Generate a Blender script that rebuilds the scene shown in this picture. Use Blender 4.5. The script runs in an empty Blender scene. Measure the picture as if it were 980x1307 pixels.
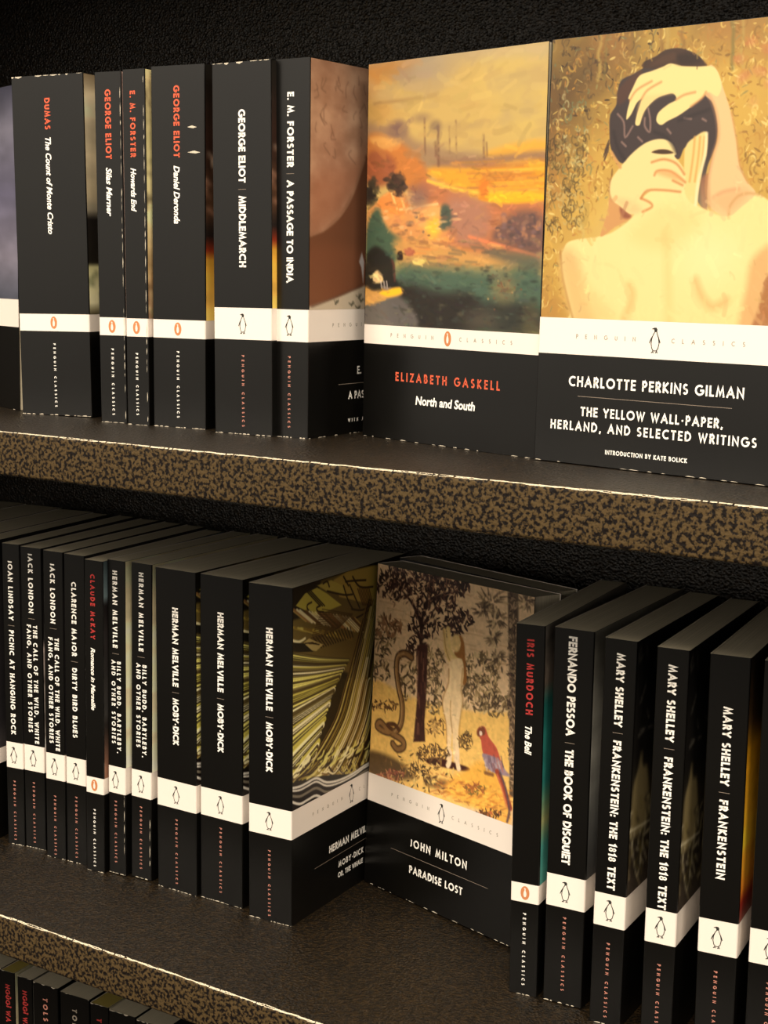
import bpy, math, random
import numpy as np
from mathutils import Matrix, Vector, Euler

C = bpy.context.scene.collection
SC = bpy.context.scene
EYE = 1.50                                # camera height above the shop floor

# ------------------------------------------------------------------ camera
cam_data = bpy.data.cameras.new('camera')
cam = bpy.data.objects.new('camera', cam_data)
C.objects.link(cam)
YAW, PITCH, ROLL = math.radians(33.31), math.radians(8.96), math.radians(0.84)
fwd = Vector((-math.sin(YAW)*math.cos(PITCH), math.cos(YAW)*math.cos(PITCH), -math.sin(PITCH)))
rgt = fwd.cross(Vector((0, 0, 1))).normalized()
upv = rgt.cross(fwd)
r2 = rgt*math.cos(ROLL) + upv*math.sin(ROLL)
u2 = -rgt*math.sin(ROLL) + upv*math.cos(ROLL)
m = Matrix((r2, u2, -fwd)).transposed().to_4x4()
m.translation = Vector((0, 0, EYE))
cam.matrix_world = m
cam_data.sensor_fit = 'HORIZONTAL'
cam_data.sensor_width = 36.0
cam_data.lens = 36.0*1974.0/980.0
cam_data.clip_start = 0.02
SC.camera = cam

# ------------------------------------------------------------------ world, lights, exposure
w = bpy.data.worlds.new('shop_light'); SC.world = w; w.use_nodes = True
bg = w.node_tree.nodes['Background']
bg.inputs[1].default_value = 1.0
_tc = w.node_tree.nodes.new('ShaderNodeTexCoord'); _sx = w.node_tree.nodes.new('ShaderNodeSeparateXYZ')
_cr = w.node_tree.nodes.new('ShaderNodeValToRGB'); _mr = w.node_tree.nodes.new('ShaderNodeMapRange')
_mr.inputs['From Min'].default_value = -1; _mr.inputs['From Max'].default_value = 1
w.node_tree.links.new(_tc.outputs['Generated'], _sx.inputs[0]); w.node_tree.links.new(_sx.outputs['Z'], _mr.inputs['Value'])
w.node_tree.links.new(_mr.outputs[0], _cr.inputs['Fac']); w.node_tree.links.new(_cr.outputs['Color'], bg.inputs[0])
_cr.color_ramp.elements[0].position = 0.40; _cr.color_ramp.elements[0].color = (0.03, 0.02, 0.01, 1)     # floor of the shop
_cr.color_ramp.elements[1].position = 0.52; _cr.color_ramp.elements[1].color = (0.85, 0.76, 0.64, 1)     # lit room and ceiling

def area(name, loc, target, sx, sy, power, col):
    d = bpy.data.lights.new(name, 'AREA'); d.shape = 'RECTANGLE'; d.size = sx; d.size_y = sy
    d.energy = power; d.color = col
    o = bpy.data.objects.new(name, d); C.objects.link(o); o.location = loc
    o.rotation_euler = (Vector(target)-Vector(loc)).to_track_quat('-Z', 'Y').to_euler()
    return o
area('ceiling_lamp', (0.15, -0.75, EYE+1.20), (-0.45, 0.67, EYE-0.30), 0.80, 0.60, 34, (1.0, 0.87, 0.70))
area('ceiling_lamp', (-1.40, -0.90, EYE+1.20), (-0.60, 0.67, EYE-0.30), 0.80, 0.60, 36, (1.0, 0.87, 0.70))
area('ceiling_lamp', (1.30, -0.60, EYE+1.20), (-0.30, 0.67, EYE-0.30), 0.80, 0.60, 26, (1.0, 0.87, 0.70))

SC.view_settings.view_transform = 'Standard'
SC.view_settings.look = 'None'
SC.view_settings.gamma = 1
SC.view_settings.use_curve_mapping = False
SC.view_settings.exposure = 0.10

# ------------------------------------------------------------------ measured heights (metres, above the floor)
Z1 = EYE - 0.0909                        # top of the upper shelf board
Z2 = EYE - 0.3717                        # top of the middle shelf board
GAP = Z1 - Z2
Z3 = Z2 - GAP                            # top of the lowest shelf board
Z0 = Z1 + GAP + 0.035                           # top of the board above the upper row
YF, YB, TH = 0.5853, 0.832, 0.0243       # front edge, back, board thickness
XL, XR = -0.935, -0.03                   # inner faces of the bookcase sides
BAND = {'o': (0.0503, 0.0605), 'n': (0.0514, 0.0684)}
DEPTH = 0.129

# ------------------------------------------------------------------ materials
def lin(c):
    c = np.asarray(c, float)/255.0
    return np.where(c <= 0.04045, c/12.92, ((c+0.055)/1.055)**2.4)

def mat(name, col, rough=0.5, spec=0.5, bump=None, mottled=None, coat=0.0):
    """col: sRGB 0-255. bump = (scale, strength, distance). mottled = (sRGB2, scale, lo, hi)"""
    M = bpy.data.materials.new(name); M.use_nodes = True
    nt = M.node_tree; b = nt.nodes['Principled BSDF']
    c = lin(col)
    b.inputs['Base Color'].default_value = (*c, 1)
    b.inputs['Roughness'].default_value = rough
    b.inputs['Specular IOR Level'].default_value = spec
    b.inputs['Coat Weight'].default_value = coat
    tc = nt.nodes.new('ShaderNodeTexCoord')
    if mottled:
        c2, sc, lo, hi = mottled
        n = nt.nodes.new('ShaderNodeTexNoise'); n.inputs['Scale'].default_value = sc
        n.inputs['Detail'].default_value = 3; n.inputs['Roughness'].default_value = 0.55
        nt.links.new(tc.outputs['Object'], n.inputs['Vector'])
        r = nt.nodes.new('ShaderNodeValToRGB')
        r.color_ramp.elements[0].position = lo; r.color_ramp.elements[1].position = hi
        r.color_ramp.elements[0].color = (*c, 1); r.color_ramp.elements[1].color = (*lin(c2), 1)
        nt.links.new(n.outputs['Fac'], r.inputs['Fac']); nt.links.new(r.outputs['Color'], b.inputs['Base Color'])
    if bump:
        sc, st, di = bump
        n = nt.nodes.new('ShaderNodeTexNoise'); n.inputs['Scale'].default_value = sc
        n.inputs['Detail'].default_value = 2.5
        nt.links.new(tc.outputs['Object'], n.inputs['Vector'])
        bp = nt.nodes.new('ShaderNodeBump'); bp.inputs['Strength'].default_value = st; bp.inputs['Distance'].default_value = di
        nt.links.new(n.outputs['Fac'], bp.inputs['Height']); nt.links.new(bp.outputs['Normal'], b.inputs['Normal'])
    return M

M_BLACK = mat('black_card', (6, 5, 4), 0.29, 0.5, bump=(900, 0.05, 0.0002), mottled=((8, 7, 5), 25, 0.35, 0.65))
M_WHITE = mat('white_band', (226, 216, 206), 0.5, 0.35)
M_TEXTW = mat('white_ink', (240, 236, 228), 0.6, 0.2)
M_RED = mat('red_ink', (204, 90, 62), 0.6, 0.2)
M_DRED = mat('dark_red_ink', (168, 52, 50), 0.6, 0.2)
M_IMPR = mat('dull_red_ink', (190, 128, 112), 0.6, 0.2)
M_GREY = mat('grey_ink', (146, 136, 122), 0.6, 0.2)
M_RULE = mat('rule_ink', (128, 116, 104), 0.6, 0.2)
M_DARK = mat('emblem_black', (44, 44, 42), 0.6, 0.2)
M_ORANGE = mat('emblem_orange', (188, 122, 78), 0.6, 0.2)
M_WORN = mat('bare_paper_edge', (196, 186, 168), 0.8, 0.1)

def page_material():
    M = mat('page_edges', (150, 138, 112), 0.8, 0.15)
    nt = M.node_tree; b = nt.nodes['Principled BSDF']
    tc = nt.nodes.new('ShaderNodeTexCoord'); mp = nt.nodes.new('ShaderNodeMapping')
    mp.inputs['Scale'].default_value = (1.0, 0.004, 0.004)
    n = nt.nodes.new('ShaderNodeTexNoise'); n.inputs['Scale'].default_value = 2600; n.inputs['Detail'].default_value = 2
    r = nt.nodes.new('ShaderNodeValToRGB')
    r.color_ramp.elements[0].position = 0.3; r.color_ramp.elements[1].position = 0.7
    r.color_ramp.elements[0].color = (*lin((196, 186, 160)), 1); r.color_ramp.elements[1].color = (*lin((222, 210, 184)), 1)
    nt.links.new(tc.outputs['Object'], mp.inputs['Vector']); nt.links.new(mp.outputs['Vector'], n.inputs['Vector'])
    nt.links.new(n.outputs['Fac'], r.inputs['Fac']); nt.links.new(r.outputs['Color'], b.inputs['Base Color'])
    bp = nt.nodes.new('ShaderNodeBump'); bp.inputs['Strength'].default_value = 0.4; bp.inputs['Distance'].default_value = 0.0002
    nt.links.new(n.outputs['Fac'], bp.inputs['Height']); nt.links.new(bp.outputs['Normal'], b.inputs['Normal'])
    return M
M_PAGE = page_material()
M_CUT = mat('cut_card_edge', (200, 190, 164), 0.8, 0.15)
M_PAGEY = mat('yellowed_page_edges', (178, 160, 84), 0.8, 0.15)

M_PIC = bpy.data.materials.new('printed_picture'); M_PIC.use_nodes = True
_nt = M_PIC.node_tree; _b = _nt.nodes['Principled BSDF']
_vc = _nt.nodes.new('ShaderNodeVertexColor'); _vc.layer_name = 'paint'
_nt.links.new(_vc.outputs['Color'], _b.inputs['Base Color'])
_b.inputs['Roughness'].default_value = 0.42; _b.inputs['Specular IOR Level'].default_value = 0.35

def board_material(name, base, light, rough, strength):
    """black crackle-grained laminate: cells stand proud and catch the lamps"""
    M = bpy.data.materials.new(name); M.use_nodes = True
    nt = M.node_tree; b = nt.nodes['Principled BSDF']
    b.inputs['Roughness'].default_value = rough; b.inputs['Specular IOR Level'].default_value = 0.6
    tc = nt.nodes.new('ShaderNodeTexCoord')
    n = nt.nodes.new('ShaderNodeTexNoise'); n.inputs['Scale'].default_value = 480; n.inputs['Detail'].default_value = 3
    v = nt.nodes.new('ShaderNodeTexVoronoi'); v.inputs['Scale'].default_value = 620
    nt.links.new(tc.outputs['Object'], n.inputs['Vector']); nt.links.new(tc.outputs['Object'], v.inputs['Vector'])
    ad = nt.nodes.new('ShaderNodeMath'); ad.operation = 'ADD'
    nt.links.new(n.outputs['Fac'], ad.inputs[0]); nt.links.new(v.outputs['Distance'], ad.inputs[1])
    r = nt.nodes.new('ShaderNodeValToRGB')
    r.color_ramp.elements[0].position = 0.42; r.color_ramp.elements[1].position = 0.66
    r.color_ramp.elements[0].color = (*lin(base), 1); r.color_ramp.elements[1].color = (*lin(light), 1)
    nt.links.new(n.outputs['Fac'], r.inputs['Fac']); nt.links.new(r.outputs['Color'], b.inputs['Base Color'])
    bp = nt.nodes.new('ShaderNodeBump'); bp.inputs['Strength'].default_value = strength; bp.inputs['Distance'].default_value = 0.0006
    nt.links.new(ad.outputs[0], bp.inputs['Height']); nt.links.new(bp.outputs['Normal'], b.inputs['Normal'])
    return M
M_BOARD = board_material('grained_black_laminate', (20, 16, 11), (44, 33, 18), 0.32, 1.0)
M_EDGE = board_material('lip_painted_reflection', (10, 4, 2), (73, 58, 34), 0.68, 0.4)  # room reflection on the black grained front edge, painted as brown mottling
M_EDGE.node_tree.nodes['Principled BSDF'].inputs['Specular IOR Level'].default_value = 0.18
_r = [n for n in M_EDGE.node_tree.nodes if n.type == 'VALTORGB'][0]
_r.color_ramp.elements[0].position = 0.44; _r.color_ramp.elements[1].position = 0.55

# ------------------------------------------------------------------ mesh helpers
def mesh_obj(name, verts, faces, material, parent=None, mids=None, smooth=False):
    me = bpy.data.meshes.new(name)
    me.from_pydata([tuple(v) for v in verts], [], faces); me.update()
    for mm in (material if isinstance(material, (list, tuple)) else [material]):
        me.materials.append(mm)
    if mids is not None:
        me.polygons.foreach_set('material_index', mids)
    if smooth:
        me.polygons.foreach_set('use_smooth', [True]*len(me.polygons))
    o = bpy.data.objects.new(name, me); C.objects.link(o)
    if parent is not None: o.parent = parent
    return o

def box(x0, x1, y0, y1, z0, z1):
    v = [(x0, y0, z0), (x1, y0, z0), (x1, y1, z0), (x0, y1, z0), (x0, y0, z1), (x1, y0, z1), (x1, y1, z1), (x0, y1, z1)]
    f = [(0, 3, 2, 1), (4, 5, 6, 7), (0, 1, 5, 4), (1, 2, 6, 5), (2, 3, 7, 6), (3, 0, 4, 7)]
    return v, f

# ------------------------------------------------------------------ bookcase
case = bpy.data.objects.new('bookcase', None); C.objects.link(case)
case.location = (0, 0, 0)
case['label'] = 'black grained bookcase whose shelves carry all the paperbacks'
case['category'] = 'bookcase'

def extrude_profile(name, prof, x0, x1, material, parent, smooth=False, nseg=1):
    n = len(prof); v = []; f = []
    for k in range(nseg+1):
        x = x0 + (x1-x0)*k/nseg
        v += [(x, y, z) for y, z in prof]
    for k in range(nseg):
        for i in range(n):
            j = (i+1) % n
            f.append((k*n+i, k*n+j, (k+1)*n+j, (k+1)*n+i))
    f.append(tuple(range(n-1, -1, -1))); f.append(tuple(range(nseg*n, nseg*n+n)))
    o = mesh_obj(name, v, f, material, parent)
    if smooth:
        for p in o.data.polygons: p.use_smooth = len(p.vertices) == 4
        o.data.set_sharp_from_angle(angle=math.radians(40))
    return o

def shelf(z):
    yj = YF+0.010
    extrude_profile('shelf', [(yj, z-TH), (yj, z), (YB, z), (YB, z-TH)], XL, XR, M_BOARD, case)
    r = 0.0022; pr = []
    for k in range(6):                                       # lower front corner
        a = math.pi*1.5 - k*math.pi/2/5
        pr.append((YF+r+r*math.cos(a), z-TH+r+r*math.sin(a)))
    for k in range(6):                                       # upper front corner
        a = math.pi - k*math.pi/2/5
        pr.append((YF+r+r*math.cos(a), z+0.0002-r+r*math.sin(a)))
    pr += [(yj-0.0001, z+0.0002), (yj-0.0001, z-TH)]
    extrude_profile('shelf_lip', pr[::-1], XL, XR, [M_EDGE, M_BOARD], case, smooth=True)
    # the top lip is the same black laminate as the board
    o = case.children[-1]
for z in (Z0, Z1, Z2, Z3): shelf(z)
for me_o in [o for o in case.children if o.name.startswith('shelf_lip')]:
    for p in me_o.data.polygons:
        p.material_index = 1 if p.normal.z > 0.85 or p.normal.z < -0.6 else 0
v, f = box(XL-0.02, XR+0.02, YB, YB+0.006, Z3-0.30, Z0+0.02)
mesh_obj('back_panel', v, f, M_BOARD, case)
for x in (XL-0.02, XR):
    v, f = box(x, x+0.02, YF-0.002, YB, 0.0, Z0+0.02)
    mesh_obj('side_panel', v, f, M_BOARD, case)
v, f = box(XL, XR, YF+0.02, YB, 0.0, 0.08); mesh_obj('plinth', v, f, M_BOARD, case)

M_FLOOR = mat('brown_floor', (30, 22, 15), 0.7, 0.2, mottled=((38, 28, 20), 6, 0.4, 0.6))
v, f = box(-3.0, 2.5, -3.0, 1.2, -0.05, 0.0)
fl = mesh_obj('floor', v, f, M_FLOOR); fl['kind'] = 'structure'
M_WALL = mat('warm_grey_wall', (150, 138, 120), 0.8, 0.2, mottled=((158, 146, 128), 3, 0.4, 0.6))
v, f = box(-3.0, 2.5, 0.90, 1.0, 0.0, 2.9)
wl = mesh_obj('wall_back', v, f, M_WALL); wl['kind'] = 'structure'
# pale ragged strip along each upper front edge of the boards
def pale_lip(z, seed):
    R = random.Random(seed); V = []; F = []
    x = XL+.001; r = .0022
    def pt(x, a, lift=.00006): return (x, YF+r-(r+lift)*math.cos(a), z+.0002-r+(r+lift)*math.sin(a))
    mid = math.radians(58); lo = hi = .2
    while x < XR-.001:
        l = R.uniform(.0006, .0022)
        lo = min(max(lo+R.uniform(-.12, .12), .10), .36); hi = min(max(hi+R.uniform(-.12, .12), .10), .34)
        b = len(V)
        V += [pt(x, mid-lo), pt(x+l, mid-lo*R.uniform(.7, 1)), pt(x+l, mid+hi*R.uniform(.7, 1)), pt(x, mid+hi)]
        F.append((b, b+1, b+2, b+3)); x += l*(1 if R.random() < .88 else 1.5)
    o = mesh_obj('worn_or_pale_edge', V, F, M_LIP, case); o['kind'] = 'stuff'
M_LIP = mat('pale_lip', (206, 194, 168), 0.5, 0.5)
for i, z in enumerate((Z1, Z2, Z3)): pale_lip(z, i)

# ------------------------------------------------------------------ lettering: a geometric stroke alphabet
def arc(cx, cy, rx, ry, a0, a1, n=10):
    return [(cx+rx*math.cos(math.radians(a0+(a1-a0)*i/n)), cy+ry*math.sin(math.radians(a0+(a1-a0)*i/n))) for i in range(n+1)]
G = {
 'A': (.82, [[(0, 0), (.41, 1), (.82, 0)], [(.15, .32), (.67, .32)]]),
 'B': (.50, [[(0, 0), (0, 1), (.22, 1)]+arc(.22, .77, .22, .23, 90, -90)+[(0, .54)], [(.22, .54)]+arc(.24, .27, .26, .27, 90, -90)+[(0, 0)]]),
 'C': (.74, [arc(.5, .5, .5, .5, 52, 308, 18)]),
 'D': (.70, [[(0, 0), (0, 1), (.22, 1)]+arc(.22, .5, .48, .5, 90, -90, 14)+[(0, 0)]]),
 'E': (.42, [[(.42, 1), (0, 1), (0, 0), (.42, 0)], [(0, .52), (.38, .52)]]),
 'F': (.40, [[(.40, 1), (0, 1), (0, 0)], [(0, .50), (.36, .50)]]),
 'G': (.92, [arc(.5, .5, .5, .5, 48, 352, 20)+[(.97, .48), (.56, .48)]]),
 'H': (.62, [[(0, 0), (0, 1)], [(.62, 0), (.62, 1)], [(0, .52), (.62, .52)]]),
 'I': (.0, [[(0, 0), (0, 1)]]),
 'J': (.22, [[(.22, 1), (.22, .2)]+arc(.04, .2, .18, .2, 0, -90, 6)]),
 'K': (.56, [[(0, 0), (0, 1)], [(.50, 1), (.03, .5), (.56, 0)]]),
 'L': (.36, [[(0, 1), (0, 0), (.36, 0)]]),
 'M': (.86, [[(0, 0), (.14, 1), (.43, .12), (.72, 1), (.86, 0)]]),
 'N': (.68, [[(0, 0), (0, 1), (.68, 0), (.68, 1)]]),
 'O': (1.0, [arc(.5, .5, .5, .5, 0, 360, 22)]),
 'P': (.46, [[(0, 0), (0, 1), (.2, 1)]+arc(.2, .73, .26, .27, 90, -90)+[(0, .46)]]),
 'Q': (1.0, [arc(.5, .5, .5, .5, 0, 360, 22), [(.56, .36), (.98, -.02)]]),
 'R': (.50, [[(0, 0), (0, 1), (.22, 1)]+arc(.22, .74, .25, .26, 90, -90)+[(0, .48)], [(.2, .48), (.5, 0)]]),
 'S': (.46, [arc(.235, .755, .215, .245, 35, 270, 10)+arc(.225, .255, .235, .255, 90, -150, 10)]),
 'T': (.52, [[(0, 1), (.52, 1)], [(.26, 1), (.26, 0)]]),
 'U': (.60, [[(0, 1), (0, .3)]+arc(.3, .3, .3, .3, 180, 360, 12)+[(.6, 1)]]),
 'V': (.70, [[(0, 1), (.35, 0), (.70, 1)]]),
 'W': (1.06, [[(0, 1), (.27, 0), (.53, .94), (.79, 0), (1.06, 1)]]),
 'X': (.62, [[(0, 0), (.58, 1)], [(.04, 1), (.62, 0)]]),
 'Y': (.64, [[(0, 1), (.32, .46), (.64, 1)], [(.32, .46), (.32, 0)]]),
 'Z': (.54, [[(.02, 1), (.54, 1), (0, 0), (.54, 0)]]),
 '1': (.16, [[(0, .86), (.16, 1), (.16, 0)]]),
 '8': (.46, [arc(.23, .75, .19, .24, 0, 360, 16), arc(.23, .26, .23, .26, 0, 360, 16)]),
 '.': (.0, [[(0, 0), (0, .02)]]),
 ',': (.08, [[(.10, .10), (-.02, -.26)]]),
 ':': (.0, [[(0, .02), (0, .04)], [(0, .58), (0, .60)]]),
 '-': (.24, [[(0, .42), (.24, .42)]]),
 "'": (.0, [[(0, .98), (0, .76)]]),
 'c': (.52, [arc(.3, .33, .3, .33, 50, 310, 12)]),
}
G['Ũ'] = (.60, G['U'][1] + [[(.08, 1.22), (.22, 1.32), (.38, 1.22), (.52, 1.32)]])
G['Ĩ'] = (.0, G['I'][1] + [[(-.2, 1.22), (-.06, 1.32), (.06, 1.22), (.2, 1.32)]])

def ribbon(pts, wd):
    P = [np.array(p, float) for p in pts]
    closed = np.linalg.norm(P[0]-P[-1]) < 1e-6 and len(P) > 3
    n = len(P); L = []; R = []
    for i in range(n):
        if closed and i in (0, n-1): a, b = P[-2], P[1]; d1 = P[0]-a; d2 = b-P[0]
        else:
            d1 = P[i]-P[i-1] if i > 0 else P[1]-P[0]
            d2 = P[i+1]-P[i] if i < n-1 else P[-1]-P[-2]
        d1 = d1/(np.linalg.norm(d1)+1e-9); d2 = d2/(np.linalg.norm(d2)+1e-9)
        n1 = np.array((-d1[1], d1[0])); n2 = np.array((-d2[1], d2[0]))
        mm = n1+n2; q = np.linalg.norm(mm)
        mm = mm/q if q > 1e-6 else n1
        s = min(1.0/max(mm@n1, 0.2), 2.2)
        p = P[i]
        if not closed and i == 0: p = p - d2*wd*0.5*EXT
        if not closed and i == n-1: p = p + d1*wd*0.5*EXT
        L.append(p+mm*s*wd/2); R.append(p-mm*s*wd/2)
    v = L+R
    f = [(i, n+i, n+i+1, i+1) for i in range(n-1)]
    return v, f
EXT = 0.0

def stroke_text(s, length, cap, wgt=0.19, centre=False):
    """flat letters in the plane, starting at x = 0 (or centred), cap height cap, fitted to length"""
    iw = 1-wgt
    ws = [(G[ch][0]*iw+wgt if ch in G else 0.34) for ch in s]
    n = len(s); tot = sum(ws)*cap
    track = (length-tot)/(max(n-1, 1)); xs = 1.0
    if track < 0.06*cap:
        track = 0.06*cap; xs = (length-track*(n-1))/tot
    V = []; F = []; x = -length/2 if centre else 0.0
    for ch, wd in zip(s, ws):
        if ch in G:
            for st in G[ch][1]:
                pts = [((px*iw+wgt/2), py*iw+wgt/2) for px, py in st]
                if ch in '.:': pts = [(px, py) for px, py in pts]
                if len(pts) == 2 and ch in '.:': pts = [(pts[0][0], pts[0][1]-wgt/2), (pts[0][0], pts[0][1]+wgt/2)]
                elif ch in 'ILTHKPFNMARVWXYEBD1Z':            # butt ends reach the cap line and base line
                    def ext(p, q):
                        dx, dy = p[0]-q[0], p[1]-q[1]; l = math.hypot(dx, dy)+1e-9
                        return (p[0]+dx/l*wgt/2, p[1]+dy/l*wgt/2)
                    pts = [ext(pts[0], pts[1])]+pts[1:-1]+[ext(pts[-1], pts[-2])]
                v, f = ribbon(pts, wgt*(.72 if ch == '8' else 1))
                b = len(V)
                V += [(x+p[0]*cap*xs, p[1]*cap) for p in v]; F += [tuple(i+b for i in q) for q in f]
        x += wd*cap*xs+track
    return V, F

def font_text(s, length, height, shear=0.28, centre=False):
    cu = bpy.data.curves.new('lettering', 'FONT'); cu.body = s; cu.size = 1.0; cu.shear = shear; cu.offset = 0.028
    cu.resolution_u = 3
    o = bpy.data.objects.new('lettering', cu); C.objects.link(o)
    bpy.context.view_layer.update()
    me = bpy.data.meshes.new_from_object(o.evaluated_get(bpy.context.evaluated_depsgraph_get()))
    v = np.array([x.co[:2] for x in me.vertices]); f = [tuple(p.vertices) for p in me.polygons]
    bpy.data.objects.remove(o); bpy.data.curves.remove(cu); bpy.data.meshes.remove(me)
    x0, x1 = v[:, 0].min(), v[:, 0].max()
    v[:, 0] = (v[:, 0]-x0)/(x1-x0)*length - (length/2 if centre else 0)
    v[:, 1] = v[:, 1]*height/0.80
    return [tuple(p) for p in v], f

# penguin outline, standing, about 1 high and 0.5 wide, centred at 0
def penguin():
    """returns (dark, light) sets of 2D mesh data"""
    dk, lt = ([], []), ([], [])
    def add(dst, v, f):
        b = len(dst[0]); dst[0].extend([tuple(p) for p in v]); dst[1].extend([tuple(i+b for i in q) for q in f])
    def poly(dst, pts): add(dst, pts, [tuple(range(len(pts)))])
    body = [(-.02, .34), (-.10, .22), (-.16, .05), (-.18, -.14), (-.14, -.32), (-.07, -.41), (.06, -.41), (.14, -.32), (.18, -.12), (.15, .08), (.08, .24), (.05, .34)]
    poly(lt, body[::-1])
    add(dk, *ribbon(body+[body[0]], .035))
    poly(dk, [(-.05, .33), (.06, .33), (.08, .42), (.03, .49), (-.06, .49), (-.17, .44), (-.17, .42), (-.07, .42)])     # head and beak
    poly(dk, [(.05, .34), (.10, .24), (.17, .10), (.24, -.08), (.22, -.12), (.17, -.03), (.12, .10)])                  # flipper
    poly(dk, [(-.09, .22), (-.15, .08), (-.22, -.08), (-.25, -.14), (-.27, -.10), (-.22, .04), (-.15, .16)])
    for x in (-.09, .09):
        add(dk, *ribbon([(x, -.40), (x, -.45), (x-.07, -.49)], .04))
        add(dk, *ribbon([(x, -.45), (x+.04, -.49)], .035))
    return dk, lt
PENG = penguin()

def fix(v, f):
    """make every face of 2D mesh data wind counter-clockwise"""
    out = []
    for q in f:
        a = sum(v[q[i]][0]*v[q[(i+1) % len(q)]][1]-v[q[(i+1) % len(q)]][0]*v[q[i]][1] for i in range(len(q)))
        out.append(q if a >= 0 else q[::-1])
    return out

# ------------------------------------------------------------------ painting (printed cover pictures as colour on a fine grid)
def vnoise(nx, ny, sx, sy, seed):
    r = np.random.RandomState(seed); gx = int(sx)+3; gy = int(sy)+3
    g = r.rand(gy, gx)
    x = np.linspace(0, sx, nx); y = np.linspace(0, sy, ny)
    xi = x.astype(int); yi = y.astype(int); fx = x-xi; fy = y-yi
    fx = fx*fx*(3-2*fx); fy = fy*fy*(3-2*fy)
    fx = fx[None, :]; fy = fy[:, None]
    a = g[np.ix_(yi, xi)]; b = g[np.ix_(yi, xi+1)]; c = g[np.ix_(yi+1, xi)]; d = g[np.ix_(yi+1, xi+1)]
    return (a*(1-fx)+b*fx)*(1-fy)+(c*(1-fx)+d*fx)*fy

def homography(src, dst):
    A = []
    for (x, y), (u, v) in zip(src, dst):
        A.append([x, y, 1, 0, 0, 0, -u*x, -u*y]); A.append([0, 0, 0, x, y, 1, -v*x, -v*y])
    h = np.linalg.solve(np.array(A, float), np.array([c for p in dst for c in p], float))
    return np.append(h, 1).reshape(3, 3)

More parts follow.
